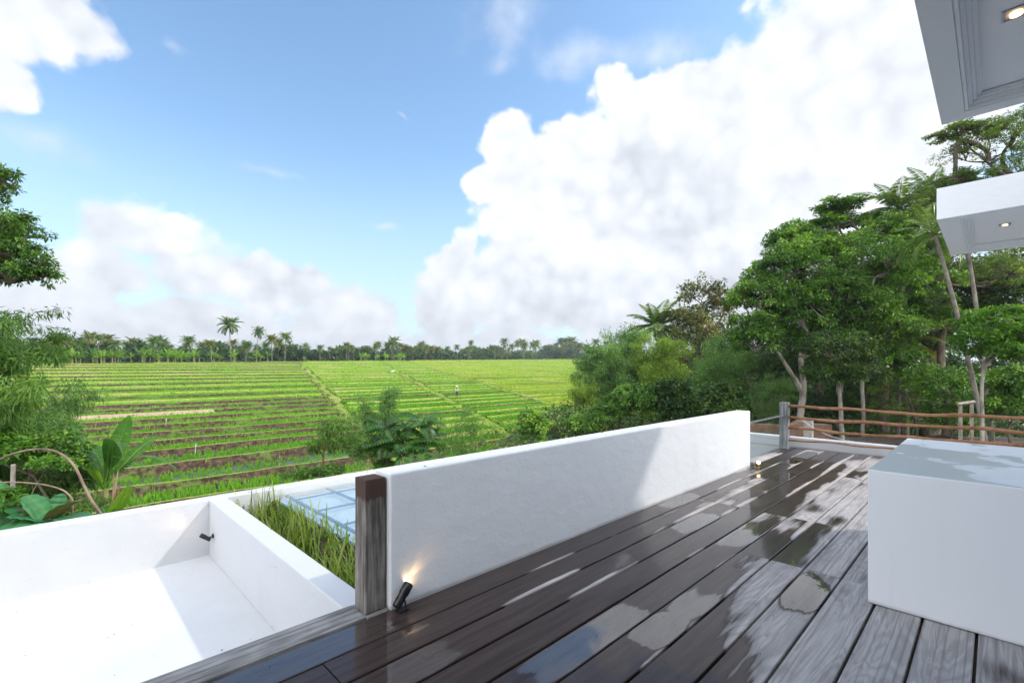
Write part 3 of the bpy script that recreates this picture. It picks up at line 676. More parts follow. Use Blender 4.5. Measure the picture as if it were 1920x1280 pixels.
# rice plants: tufts in planted rows; density falls off with distance
def in_view(p, q, m_=1.22):
    X = Rv[0]*p+Rv[1]*q; Y = Fv[0]*p+Fv[1]*q
    return (np.abs(X) < m_*Y) & (Y > 10), Y
def tufts(P, Q, Zb, H, W_, nb, r):
    n = len(P); out = []
    for b in range(nb):
        th = r.uniform(0, 6.28, n); lean = r.uniform(.05, .42, n)*H; w = W_*r.uniform(.7, 1.3, n)
        ox = r.normal(0, 1, n)*W_*.8; oy = r.normal(0, 1, n)*W_*.8
        V = np.zeros((n, 3, 3)); c, s_ = np.cos(th), np.sin(th)
        V[:, 0] = np.stack([P+ox-w*s_, Q+oy+w*c, Zb-.02], 1); V[:, 1] = np.stack([P+ox+w*s_, Q+oy-w*c, Zb-.02], 1)
        V[:, 2] = np.stack([P+ox+lean*c, Q+oy+lean*s_, Zb+H*r.uniform(.7, 1.15, n)], 1)
        out.append(V)
    return np.concatenate(out), n
for nm, mt_, lab in (('A', 'rice_thin', 'young rice plants standing in thin rows in the left block'), ('B', 'rice', 'bright green rice growing in the second block'), ('C', 'rice', 'bright green rice growing in the third block'), ('D', 'rice_yellow', 'yellow green rice in the far right block')):
    r = np.random.default_rng(ord(nm)); g = Geo(); zi = 'ABCD'.index(nm)
    for i, (qa, qb, a1, b1, zt, ok) in enumerate(terr[nm]):
        if not ok: continue
        Ya = max(12., qa*.72)
        sp = np.clip(.0075*Ya, .27, 1.1); rs = np.clip(.008*Ya, .27, 1.0)
        if nm != 'A': sp *= .78; rs *= .85
        qq = np.arange(qa+((1.25 if qa < 62 else 1.0) if nm == 'A' else .78), qb-(.30 if nm == 'A' else .45), rs); pp = np.arange(a1+.3, b1-.3, sp)
        if len(qq) == 0: qq = np.array([(qa+qb)/2+.3])
        PP, QQ = np.meshgrid(pp, qq); PP = PP.ravel(); QQ = QQ.ravel()
        ok_, Y = in_view(PP, QQ); ok_ &= (QQ < 151+.32*PP)
        den = r.random(len(PP)) < np.where((nm == 'A') & (Ya < 48), .66+.3*np.sin(PP*.09+i*1.7), .98)
        PP, QQ, Y = PP[ok_ & den], QQ[ok_ & den], Y[ok_ & den]
        n = len(PP)
        if n == 0: continue
        wv = wob(zi, i, PP); PP = PP + r.normal(0, .035, n)*1.4; QQ2 = QQ + wv*(1-(QQ-qa)/(qb-qa))+wob(zi, i+1, PP)*((QQ-qa)/(qb-qa)) + r.normal(0, .035, n)
        hv = (.28 if nm == 'A' else .32) * (1+.15*math.sin(i*2.3)); H = hv*r.uniform(.75, 1.2, n)
        patch = np.sin(PP*.11+i*1.3)*np.sin(PP*.037+i*.6)
        H *= (1+.18*patch)
        Wd = np.clip(.00105*Y, .022, .40)*(1.25 if nm == 'A' else 1.35)
        nb = 6 if Ya < 55 else (4 if Ya < 100 else 3)
        V, n_ = tufts(PP, QQ2, np.full(n, zt), H, Wd, nb, r)
        rd = np.clip(.5+.28*patch+.09*math.sin(i*3.1)+r.normal(0, .16, n), 0, 1)
        g.addq(V, 3, 0, np.tile(rd, nb))
    o = g.make('rice_crop', mt_); tag(o, lab, 'rice', kind='stuff')
# weeds and grass on the banks and footpaths
r = np.random.default_rng(5); PP = []; QQ = []; ZZ = []
for nm in 'ABCD':
    zi = 'ABCD'.index(nm)
    for i, (qa, qb, a1, b1, zt, ok) in enumerate(terr[nm]):
        if not ok or qa > 110: continue
        n = int((b1-a1)*(3.6 if qa < 60 else 1.6)); p = r.uniform(a1, b1, n); q = qa+wob(zi, i, p)+r.uniform(.02, .65, n)
        v_, Y = in_view(p, q); PP.append(p[v_]); QQ.append(q[v_]); ZZ.append(np.full(v_.sum(), zt)-np.clip(.35-(q[v_]-qa-wob(zi, i, p[v_])), 0, .3)*.6)
for pf, qa, qb in paths_:
    q = r.uniform(qa, 110, 1500); p = pf(q)+r.normal(0, .6, 1500); PP.append(p); QQ.append(q); ZZ.append(baseq(q)+.1)
PP = np.concatenate(PP); QQ = np.concatenate(QQ); ZZ = np.concatenate(ZZ); Y = Fv[0]*PP+Fv[1]*QQ
V, n_ = tufts(PP, QQ, ZZ, r.uniform(.12, .3, len(PP)), np.clip(.001*Y, .02, .2), 4, r)
g = Geo(); g.addq(V, 3, 0, np.tile(r.random(len(PP)), 4)); o = g.make('bank_grass', 'weed'); tag(o, 'short yellowish grass growing on the banks between the paddies', 'grass', kind='stuff')

# hay heap, farmer, markers, blue sheet
def field_z(nm, p, q):
    zi = 'ABCD'.index(nm)
    for i, (qa, qb, a1, b1, zt, ok) in enumerate(terr[nm]):
        if qa <= q < qb: return zt
    return float(baseq(q))
def ground_pt(px, py):     # where the pixel's sight line meets the sloping paddies
    u, v = (px-HX)/FOC, (HY-py)/FOC
    Y = 8.72/(.064*(.7138-.7004*u)-v); p = Fv*Y+Rv*u*Y
    return p[0], p[1], Y
p_, q_, Y_ = ground_pt(1045, 792)
g = Geo(); r = np.random.default_rng(2); n = 30; V = []; zb = baseq(q_)-.2
for k in range(9):
    a = k/8*math.pi/2
    for j in range(n):
        th = j*2*math.pi/n; rr = (2.0*math.cos(a)**.7+.02)*(1+.1*math.sin(3*th)+.05*r.standard_normal()); V.append((p_+rr*math.cos(th)*1.2, q_+rr*math.sin(th), zb+1.25*math.sin(a)*(1+.05*r.standard_normal())))
g.add(V, [(k*n+j, k*n+(j+1) % n, (k+1)*n+(j+1) % n, (k+1)*n+j) for k in range(8) for j in range(n)]); 
sv = r.uniform(-1, 1, (900, 2)); rad2 = (sv**2).sum(1) < 1; sv = sv[rad2]
V3, _ = tufts(p_+sv[:, 0]*2.3, q_+sv[:, 1]*1.9, zb+1.2*np.sqrt(1-(sv**2).sum(1))-.1, np.full(len(sv), .16), np.full(len(sv), .05), 2, r)
g.addq(V3, 3, 0); o = g.make('hay_heap', 'hay'); tag(o, 'tan heap of dry straw at the edge of the paddies', 'heap')
# blue sheet lying in the far field
p_, q_, Y_ = ground_pt(735, 699); zb = field_z('B', p_, q_)
g = Geo(); gx_ = np.linspace(-1.1, 1.1, 9); gy_ = np.linspace(-.5, .5, 5); V = [(p_+x+.3*y, q_+y, zb+.42+.14*math.sin(x*3+y*2)+.1*math.cos(y*5)) for x in gx_ for y in gy_]
g.add(V, [(i*5+j, (i+1)*5+j, (i+1)*5+j+1, i*5+j+1) for i in range(8) for j in range(4)]); o = g.make('plastic_sheet', 'blue_sheet'); tag(o, 'small pale blue plastic sheet lying in the distant rice', 'sheet')
for i, (px, py, m_, hh, lab) in enumerate(((311, 795, 'white_post', .55, 'short white marker stick on a soil bank left of the banana plants'), (366, 846, 'white_post', .6, 'short pale marker stick on the bank right of the banana leaves'),
        (632, 742, 'white_post', .8, 'short white stake beside the left footpath'), (878, 763, 'old_frame', 1.0, 'dark stake below the farmer beside the middle footpath'), (934, 776, 'white_post', .7, 'small white stake in the rice below the farmer'), (523, 876, 'old_frame', .9, 'thin bamboo stake on the nearest soil bank'))):
    p_, q_, Y_ = ground_pt(px, py); g = Geo(); zb = baseq(q_)
    g.tube([(p_, q_, zb-.3), (p_+.02, q_, zb+hh*.5), (p_+.04, q_+.02, zb+hh)], [.035, .03, .025], 6); g.box((p_-.02, q_-.03, zb+hh*.72), (p_+.10, q_+.03, zb+hh*.80))
    o = g.make('stake', m_); tag(o, lab, 'stake', 'marker stakes in the paddies')

# farmer
def farmer():
    p_, q_, Y_ = ground_pt(857, 745.5); zb = field_z('C', p_, q_)-.02
    root = empty('person', (p_, q_, zb), 'farmer in a pale shirt, dark trousers and light cone hat, standing in the rice', 'person', rz=math.atan2(-.6, -.8))
    def skin(name, verts, edges, rads, m_, root_i=0, sub=2):
        me = bpy.data.meshes.new(name); me.from_pydata(verts, edges, []); o = bpy.data.objects.new(name, me); COL.objects.link(o); o.parent = root
        me.materials.append(MATS[m_]); o.modifiers.new('skin', 'SKIN'); bmh = bmesh.new(); bmh.from_mesh(me); lay = bmh.verts.layers.skin.verify(); bmh.verts.ensure_lookup_table()
        for i, v in enumerate(bmh.verts):
            rr = rads[i]; v[lay].radius = rr if isinstance(rr, tuple) else (rr, rr); v[lay].use_root = (i == root_i)
        bmh.to_mesh(me); bmh.free(); sb = o.modifiers.new('sub', 'SUBSURF'); sb.levels = sub; sb.render_levels = sub; return o
    # body: facing +x (local), slight stoop
    v = [(0, 0, .92), (.0, 0, 1.12), (.03, 0, 1.32), (.06, 0, 1.43), (.08, 0, 1.50), (.10, 0, 1.60), (.10, 0, 1.70),
         (.0, .10, .86), (.05, .11, .48), (.0, .12, .08), (.13, .13, .03), (0, -.10, .86), (.02, -.11, .48), (-.05, -.12, .08), (.08, -.13, .03),
         (.03, .19, 1.38), (.06, .25, 1.12), (.22, .20, .95), (.28, .18, .93), (.03, -.19, 1.38), (.04, -.25, 1.12), (.17, -.22, .93), (.24, -.20, .90),
         (.34, .165, .93), (.335, .18, .915), (.33, .195, .91), (.325, .21, .905), (.27, .14, .92), (.30, -.185, .89), (.295, -.2, .88), (.29, -.215, .875), (.285, -.23, .87), (.23, -.16, .885), (.20, 0, 1.60)]
    e = [(0, 1), (1, 2), (2, 3), (3, 4), (4, 5), (5, 6), (0, 7), (7, 8), (8, 9), (9, 10), (0, 11), (11, 12), (12, 13), (13, 14), (3, 15), (15, 16), (16, 17), (17, 18), (3, 19), (19, 20), (20, 21), (21, 22),
         (18, 23), (18, 24), (18, 25), (18, 26), (18, 27), (22, 28), (22, 29), (22, 30), (22, 31), (22, 32), (5, 33)]
    rr = [(.14, .11), (.125, .10), (.145, .105), (.10, .08), .05, .085, .075, .085, .055, .04, .035, .085, .055, .04, .035, .055, .04, .03, .028, .055, .04, .03, .028] + [.009]*10 + [.012]
    skin('body', v, e, rr, 'skin')
    skin('shirt', [(0, 0, .88), (0, 0, 1.12), (.03, 0, 1.32), (.06, 0, 1.44), (.03, .19, 1.38), (.06, .25, 1.12), (.16, .22, 1.01), (.03, -.19, 1.38), (.04, -.25, 1.12), (.12, -.235, 1.0)],
         [(0, 1), (1, 2), (2, 3), (3, 4), (4, 5), (5, 6), (3, 7), (7, 8), (8, 9)], [(.17, .135), (.15, .125), (.17, .13), (.11, .09), .072, .058, .05, .072, .058, .05], 'shirt')
    skin('trousers', [(0, 0, .93), (0, .10, .84), (.05, .11, .48), (.01, .12, .16), (0, -.10, .84), (.02, -.11, .48), (-.04, -.12, .16)], [(0, 1), (1, 2), (2, 3), (0, 4), (4, 5), (5, 6)], [(.155, .125), .105, .078, .065, .105, .078, .065], 'trousers')
    gh = Geo(); n = 20; V = [(.10, 0, 1.90)]; 
    for k, (rr_, z) in enumerate(((.10, 1.84), (.20, 1.755), (.27, 1.715), (.265, 1.70), (.15, 1.735))): V += [(.10+rr_*math.cos(j*2*math.pi/n), rr_*math.sin(j*2*math.pi/n), z) for j in range(n)]
    F = [(0, 1+j, 1+(j+1) % n) for j in range(n)]+[(1+k*n+j, 1+(k+1)*n+j, 1+(k+1)*n+(j+1) % n, 1+k*n+(j+1) % n) for k in range(4) for j in range(n)]
    gh.add(V, F); gh.make('hat', 'straw_hat', root)
farmer()

# rough brown wall, rubble and frame seen under the rails
def wbox(name, px0, px1, py0, py1, Y, th, m_, label, cat, **k):
    a = pt(px0, py0, Y); b = pt(px1, py0, Y); d = (b-a).normalized(); nrm = Vector((-d.y, d.x, 0))
    z0 = pt(px0, py1, Y).z; z1 = a.z; n = 14; g = Geo(); V = []; rr = np.random.default_rng(3)
    for i in range(n+1):
        c = a.lerp(b, i/n); j = rr.normal(0, .03)
        for s_ in (0, 1):
            V += [(c.x+nrm.x*th*s_, c.y+nrm.y*th*s_, z0), (c.x+nrm.x*th*s_, c.y+nrm.y*th*s_, z1+j)]
    F = [];
    for i in range(n):
        o_ = i*4; F += [(o_, o_+4, o_+5, o_+1), (o_+2, o_+3, o_+7, o_+6), (o_+1, o_+5, o_+7, o_+3), (o_, o_+2, o_+6, o_+4)]
    F += [(0, 1, 3, 2), (n*4, n*4+2, n*4+3, n*4+1)]
    g.add(V, F); o = g.make(name, m_); tag(o, label, cat); return o
wbox('earth_wall', 1395, 1560, 795, 900, 19, .4, 'earth_wall', 'rough reddish brown wall seen between the white wall and the grey corner post', 'wall')
wbox('rubble_bank', 1560, 1990, 830, 900, 21, 2.0, 'soil', 'low dark earth bank in the shade below the trees on the right', 'bank')
g = Geo(); a = pt(1522, 788, 16.5); g.box((a.x, a.y, a.z-1.6), (a.x+.25, a.y+.25, a.z)); o = g.make('masonry_pillar', 'concrete'); tag(o, 'squat pale brown masonry pillar behind the log rails near the corner post', 'pillar')
fr_ = empty('wooden_frame', pt(1811, 900, 13), 'small grey timber door frame standing among the trees behind the rails', 'frame')
a, b = pt(1801, 760, 13), pt(1822, 757, 13)
for P in (a, b):
    g = Geo(); g.box((P.x-.04, P.y-.04, P.z-2.4), (P.x+.04, P.y+.04, P.z)); g.make('upright', 'old_frame', fr_, loc=fr_.location)
g = Geo(); d = (b-a).normalized(); g.tube([a-d*.08+Vector((0, 0, .045)), b+d*.08+Vector((0, 0, .045))], [.05, .05], 4); g.make('lintel', 'old_frame', fr_, loc=fr_.location)
g = Geo(); a, b = pt(1505, 788, 15), pt(1602, 828, 12); n = 14
g.tube([a.lerp(b, i/n)-Vector((0, 0, .12*math.sin(math.pi*i/n))) for i in range(n+1)], [.012]*(n+1), 5); o = g.make('cable', 'cable'); tag(o, 'thin pale cable slanting down behind the log rails', 'cable')
# ================================================================ vegetation
def leafquads(C, AX, NR, L, W_, fold=.0):
    """C base (n,3), AX leaf direction, NR leaf normal, length L, width W -> (n,4,3)"""
    S_ = unit(np.cross(AX, NR)); L = L[:, None]; W_ = W_[:, None]
    N2 = unit(np.cross(S_, AX))
    mid = C + AX*L*.48
    return np.stack([C, mid+S_*W_*.5 + N2*W_*fold, C+AX*L - N2*L*.10, mid-S_*W_*.5 + N2*W_*fold], 1)
def rdir(r, n): return unit(r.normal(size=(n, 3)))
UP = np.array([0, 0, 1.])
def clump_leaves(r, C, CR, n, L, Wr, style):
    """leaves round clump centres C (k,3) with radii CR"""
    k = len(C); idx = np.repeat(np.arange(k), n); N = len(idx)
    d = rdir(r, N); rr = CR[idx]*r.random(N)**.45
    flat = {'broad': .55, 'layer': .22, 'bamboo': .9, 'feather': .35}[style]
    off = d*rr[:, None]*np.array([1, 1, flat]); base = C[idx]+off
    o2 = unit(off+rdir(r, N)*.02)
    if style == 'bamboo':
        ax = unit(o2*.8+rdir(r, N)*.7+np.array([0, 0, -.75])); nr = unit(UP*.6+rdir(r, N))
    elif style == 'layer':
        ax = unit(o2*np.array([1, 1, .2])+rdir(r, N)*.5+np.array([0, 0, -.15])); nr = unit(UP*1.2+rdir(r, N)*.55)
    elif style == 'feather':
        ax = unit(o2*np.array([1, 1, .4])+rdir(r, N)*.6+np.array([0, 0, -.25])); nr = unit(UP+rdir(r, N)*.7)
    else:
        ax = unit(o2+rdir(r, N)*.6+np.array([0, 0, -.30])); nr = unit(UP*.9+o2*.5+rdir(r, N)*.6)
    Ls = L*r.uniform(.65, 1.3, N); Ws = Ls*Wr*r.uniform(.8, 1.2, N)
    q = leafquads(base, ax, nr, Ls, Ws, .08)
    rc = r.random(k)[idx]*.55+r.random(N)*.45
    return q, rc
def limb(g, a, b, r0, r1, r, bow=.12, n=7, sides=6, mi=0):
    a = np.array(a); b = np.array(b); L = np.linalg.norm(b-a); t = np.linspace(0, 1, n)[:, None]
    off = r.normal(size=3)*L*bow; off[2] = abs(off[2])*.4
    P = a+(b-a)*t+off*np.sin(t*math.pi)+np.cumsum(r.normal(size=(n, 3))*L*.012, 0)*(t > 0)*(t < 1)
    g.tube(P, np.linspace(r0, r1, n), sides, mi, cap=False); return P
def tree(name, label, cat, base, lobes, leaf, style, mt_, bark='bark', tr=.2, leaves=60, cden=1.0, group=None, seed=0, trunk=None, clump=.17, wr=.45, extra_twigs=True, twig=True):
    """lobes: (px, py, depth, rx_px, ry_px) ellipsoids of the crown; base: (px, depth) on the ground or a point"""
    r = np.random.default_rng(seed)
    if len(base) == 2:
        b = pt(base[0], HY, base[1]); b.z = float(gz(b.x, b.y))-.05
    else: b = Vector(base)
    root = empty(name, b, label, cat, group)
    cs = []
    for (px, py, Y, rx, ry) in lobes:
        c = np.array(pt(px, py, Y)); cs.append((c, rx*Y/FOC, ry*Y/FOC))
    cen = np.mean([c for c, _, _ in cs], 0)
    low = min(c[2]-rz_ for c, _, rz_ in cs)
    gt = Geo(); bb = np.array(b)
    if trunk is None:
        fork = np.array([bb[0]*.35+cen[0]*.65, bb[1]*.35+cen[1]*.65, max(bb[2]+1, min(low+.3*(cen[2]-low), cen[2]-.4))])
        P = limb(gt, bb, fork, tr, tr*.62, r, .05, 9, 9)
        tips = [fork]
    else:
        for ti, line in enumerate(trunk):
            P = [np.array(pt(*q)) for q in line['p']]
            if ti == 0: P = [bb]+P
            t0 = np.linspace(0, 1, len(P)); tt = np.linspace(0, 1, len(P)*5); P = np.array(P)
            P2 = np.stack([np.interp(tt, t0, P[:, k]) for k in range(3)], 1)
            K = np.array([.25, .5, .25]); 
            for _ in range(2): P2[1:-1] = P2[:-2]*.25+P2[1:-1]*.5+P2[2:]*.25
            P2[1:-1] += r.normal(size=P2[1:-1].shape)*line['r'][0]*.12
            gt.tube(P2, np.linspace(line['r'][0], line['r'][1], len(P2)), 9, cap=True)
            if ti == 0: tips = []
            tips.append(P2[-1])
    gl = Geo()
    for li, (c, rx, rz_) in enumerate(cs):
        tip = min(tips, key=lambda t_: np.linalg.norm(t_-c)); hub = c-np.array([0, 0, rz_*.35])
        P = limb(gt, tip, hub, tr*.42, tr*.2, r, .10, 7, 6)
        vol = rx*rx*rz_; cr = clump*(rx*rx*rz_)**(1/3.)
        cr = max(cr, leaf*1.2)
        nc = int(cden*3.4*(rx*rz_*2+rx*rx)/(cr*cr*3.0))
        nc = max(6, nc)
        d = rdir(r, nc); d[:, 2] = np.where(d[:, 2] < -.35, -d[:, 2]*.6, d[:, 2])
        rr = r.uniform(.45, 1.0, nc)**.6
        bump = 1+.16*np.sin(d[:, 0]*5+li)+.13*np.sin(d[:, 1]*7+2*li)+.10*np.sin(d[:, 2]*9)
        C = c+unit(d)*(rr*bump)[:, None]*np.array([rx, rx, rz_])
        CR = cr*r.uniform(.6, 1.35, nc)
        q, rc = clump_leaves(r, C, CR, leaves, leaf, wr, style)
        gl.addq(q, 4, 0, rc)
        if twig:
            hubs = [P[-1], P[-3], P[-2]]
            mids = c+(rdir(r, 5)*.45)*np.array([rx, rx, rz_])
            for m_ in mids: limb(gt, hub, m_, tr*.17, tr*.08, r, .1, 5, 5)
            sel = np.arange(nc) if nc < 90 else r.choice(nc, 90, False)
            for j in sel:
                m_ = mids[np.argmin(np.linalg.norm(mids-C[j], axis=1))]; limb(gt, m_, C[j], tr*.07+.004, .006+tr*.02, r, .08, 4, 4)
    gt.make('trunk', bark, root, smooth=True, loc=b); gl.make('crown', mt_, root, loc=b)
    return root
def bamboo(name, label, base, tips, leaf, mt_, n_per=55, seed=0, group=None, wr=.16, culm_r=.035, spread=.55, start=.35, cl=14, cat='bamboo'):
    """arching culms from a common foot to tips (px,py,Y), leafy along their upper part"""
    r = np.random.default_rng(seed)
    b = pt(base[0], HY, base[1]); b.z = float(gz(b.x, b.y))-.05 if len(base) == 2 else base[2]
    root = empty(name, b, label, cat, group); gt = Geo(); gl = Geo(); B0 = np.array(b)
    for ti, tp in enumerate(tips):
        for rep in range(tp[3] if len(tp) > 3 else 3):
            sz = tp[4] if len(tp) > 4 else 1.0
            T = np.array(pt(*tp[:3]))+r.normal(size=3)*np.array([spread, spread, spread*.8])*sz
            a = B0+np.array([r.normal()*.4, r.normal()*.4, 0])
            top = np.array([a[0]*.55+T[0]*.45, a[1]*.55+T[1]*.45, a[2]+(T[2]-a[2])*1.05])
            t = np.linspace(0, 1, 16)[:, None]; P = a*(1-t)**2+2*top*t*(1-t)+T*t**2
            gt.tube(P, np.linspace(culm_r, culm_r*.2, 16), 5, cap=False)
            k = cl; tt = r.uniform(start, 1.0, k)
            C = np.stack([np.interp(tt, t[:, 0], P[:, i]) for i in range(3)], 1)+r.normal(size=(k, 3))*.30*spread*sz*np.array([1, 1, .7])
            CR = r.uniform(.3, .65, k)*spread*1.25*sz
            q, rc = clump_leaves(r, C, CR, n_per, leaf, wr, 'bamboo'); gl.addq(q, 4, 0, rc)
    gt.make('stem', 'culm', root, smooth=True, loc=b); gl.make('foliage', mt_, root, loc=b)
    return root

# ---- palms
def frond(g, o, az_, e0, L, r, nl=22, wl=.07, droop=1.0, ll=.30, mi=1, vtop=0.):
    t = np.linspace(0, 1, 12); el_ = e0-droop*1.5*t**1.4; d = np.stack([np.cos(el_)*math.cos(az_), np.cos(el_)*math.sin(az_), np.sin(el_)], 1)
    P = np.array(o)+np.concatenate([[np.zeros(3)], np.cumsum(d[:-1]*L/11, 0)])
    g.tube(P, np.linspace(.022*L**.6, .004, 12), 4, mi, cap=False, rnd=.8)
    tl = np.linspace(.14, .99, nl); C = np.stack([np.interp(tl, t, P[:, k]) for k in range(3)], 1); T = unit(np.stack([np.interp(tl, t, d[:, k]) for k in range(3)], 1))
    side = unit(np.cross(T, UP)); up = np.cross(side, T)
    prof = np.sin(np.clip(tl*.9+.12, 0, 1)*math.pi)**.6*ll*L
    rv = r.random()
    for s_ in (-1, 1):
        ax = unit(side*s_*1.0+T*.55-UP*(.35+.25*r.random(nl)[:, None])+up*.15); nr = unit(up+side*s_*.3)
        q = leafquads(C, ax, nr, prof*r.uniform(.85, 1.1, nl), np.full(nl, wl*L/3), .0); g.addq(q, 4, mi, np.clip(rv*.6+r.random(nl)*.3+vtop, 0, 1))
def palm_geo(H, L, nf, nl, seed, lean=.06, tr=.14, wl=.07):
    r = np.random.default_rng(seed); gt = Geo(); gc = Geo(); n = 10; t = np.linspace(0, 1, n); a = r.uniform(0, 6.28)
    P = np.stack([math.cos(a)*lean*H*t**1.6, math.sin(a)*lean*H*t**1.6, H*t], 1)
    R = tr*(1-.35*t)+tr*.5*np.exp(-t*16); gt.tube(P, R, 8, 0)
    top = P[-1]
    for i in range(nf):
        f_ = i/nf; az_ = i*2.399+r.uniform(-.2, .2); e0 = rad(82-115*f_**1.1)+r.uniform(-.1, .1)
        frond(gc, top+UP*.05, az_, e0, L*r.uniform(.85, 1.1)*(.75 if f_ < .1 else 1), r, nl, wl, .75+.35*f_, .24, 1, .18*(1-f_)-(.0))
    for i in range(5): # coconuts
        d = rdir(r, 1)[0]; d[2] = -abs(d[2])*.4-.2; c = top+d*.32; gc.tube([c-UP*.13, c-UP*.07, c, c+UP*.07, c+UP*.13], [.01, .1, .13, .1, .01], 6, 1, rnd=.9)
    return gt, gc
def palm(name, label, px, pyc, Y, base_px=None, L=3.2, nf=24, nl=30, seed=0, mt_='palm_green', group=None, tr=.13, base=None, wl=.08):
    c = pt(px, pyc, Y); b = pt(base_px if base_px is not None else px, HY, Y if base is None else base); b.z = float(gz(b.x, b.y))-.1
    r = np.random.default_rng(seed); root = empty(name, b, label, 'palm tree', group); gt = Geo(); gc = Geo()
    t = np.linspace(0, 1, 16)[:, None]; A = np.array(b); C = np.array(c); mid = (A+C)/2+np.array([0, 0, .5])+(A-C)*np.array([.12, .12, 0])
    P = A*(1-t)**2+2*mid*t*(1-t)+C*t**2; gt.tube(P, (tr*(1-.3*t)+tr*.45*np.exp(-t*14))[:, 0]*(1+.05*np.sin(np.arange(16)*2.4)), 10)
    for i in range(nf):
        f_ = i/nf; frond(gc, C, i*2.399+r.uniform(-.2, .2), rad(80-118*f_)+r.uniform(-.1, .1), L*r.uniform(.85, 1.1), r, nl, wl, .7+.4*f_, .24, 0, .15*(1-f_))
    gt.make('trunk', 'palm_bark', root, smooth=True, loc=b); gc.make('crown', mt_, root, loc=b); return root

# ---- banana
def bleaf(g, a, b, w, r, arch=.25, mi=0, rnd=.5, vfold=.25, torn=.35, petiole=.18, tip=1.0):
    a = np.array(a); b = np.array(b); L = np.linalg.norm(b-a); n = 22; t = np.linspace(0, 1, n); P = a+(b-a)*t[:, None]; P[:, 2] += arch*L*np.sin(t*math.pi)
    T = unit(np.gradient(P, axis=0)); S_ = unit(np.cross(T, UP+r.normal(size=3)*.25)); N = unit(np.cross(S_, T))
    g.tube(P, np.linspace(.022, .004, n), 5, mi, cap=False, rnd=1.0)
    tb = np.clip((t-petiole)/(1-petiole), 0, 1); hw = w*.5*np.clip(np.sin(np.clip(tb**.75, 0, 1)*math.pi)**.55, 0, 1)*(tb > 0)
    for s_ in (-1, 1):
        for i in range(n-1):
            if hw[i] <= 0 and hw[i+1] <= 0: continue
            gap = .85 if r.random() < torn else 1.0; dr = r.uniform(-.06, .06)
            V = []
            for (k, m_) in ((i, 1.), (i+1, gap)):
                pk = P[k]*m_+P[i]*(1-m_) if m_ < 1 else P[k]
                V.append(pk)
                for f_ in (.5, 1.0): V.append(pk+S_[k]*s_*hw[k]*f_+N[k]*hw[k]*(vfold*f_-(.5+dr)*f_*f_*.55))
            g.add(V, [(0, 3, 4, 1), (1, 4, 5, 2)], mi, np.clip(rnd+r.normal()*.06, 0, 1))
def heart(g, base, d, L, w, r, mi=0, rnd=.5, droop=.4):
    d = np.array(d, float); n = 12; t = np.linspace(0, 1, n); dd = unit(d[None])[0]
    P = np.array(base)+dd*L*t[:, None]; P[:, 2] -= droop*L*t**2
    T = unit(np.gradient(P, axis=0)); S_ = unit(np.cross(T, UP)); N = np.cross(S_, T)
    hw = w*.5*np.sqrt(np.clip(1-((t-.34)/.66)**2, 0, 1))*np.where(t < .34, .75+.25*t/.34, 1)*(1-.25*t)
    nv = 7; V = []; R_ = []
    for i in range(n):
        for j in range(nv):
            f_ = (j/(nv-1)*2-1); back = -.14*L*(abs(f_)**1.5)*max(0, 1-t[i]*3)
            V.append(P[i]+S_[i]*hw[i]*f_+N[i]*(.22*abs(f_)*hw[i]-.18*f_*f_*hw[i]+.012*math.sin(i*2.2))+T[i]*back); R_.append(rnd+(.35 if j == nv//2 else 0)+.05*math.sin(i*2.))
    g.add(V, [(i*nv+j, (i+1)*nv+j, (i+1)*nv+j+1, i*nv+j+1) for i in range(n-1) for j in range(nv-1)], mi, np.clip(R_, 0, 1))

# ================= right-hand forest (individual trees) =================
T_ = tree
WOOD = 'trees of the wood on the right'
T_('broadleaf_tree', 'sparse brownish-leaved tree against the clouds beside the palm crown', 'tree', (1312, 44), [(1318, 560, 44, 46, 42), (1285, 600, 43, 36, 34), (1352, 585, 45, 30, 32), (1312, 632, 43, 58, 42), (1300, 690, 43, 60, 40)], .34, 'broad', 'leaf_brownish', tr=.30, leaves=26, cden=.75, seed=11, clump=.22, group=WOOD)
T_('broadleaf_tree', 'wide leafy tree with crooked pale branching trunk behind the corner post', 'tree', (1497, 24), [(1425, 560, 24, 56, 52), (1475, 505, 24, 56, 46), (1415, 640, 23, 44, 55), (1500, 590, 24, 60, 60), (1550, 640, 24, 50, 46)], .17, 'broad', 'leaf_green', 'pale_bark', tr=.26, leaves=52, cden=1.15, seed=12, clump=.16, group=WOOD,
   trunk=[dict(p=[(1497, 800, 24), (1507, 730, 24), (1502, 670, 24)], r=(.19, .13)), dict(p=[(1505, 735, 24), (1478, 690, 24), (1445, 640, 24)], r=(.13, .06)), dict(p=[(1502, 670, 24), (1515, 620, 24), (1480, 570, 24)], r=(.15, .06))])
T_('tall_tree', 'tall tree with layered umbrella-like tiers rising above its neighbours', 'tree', (1572, 28), [(1570, 388, 28, 36, 20), (1556, 425, 28, 52, 18), (1600, 455, 28, 62, 22), (1545, 485, 28, 62, 24), (1590, 520, 28, 70, 30), (1568, 408, 28, 22, 26), (1620, 412, 28, 26, 12)], .24, 'layer', 'leaf_green', 'pale_bark', tr=.20, leaves=44, cden=1.0, seed=13, clump=.24, group=WOOD,
   trunk=[dict(p=[(1576, 700, 28), (1572, 520, 28), (1570, 400, 28)], r=(.22, .04))])
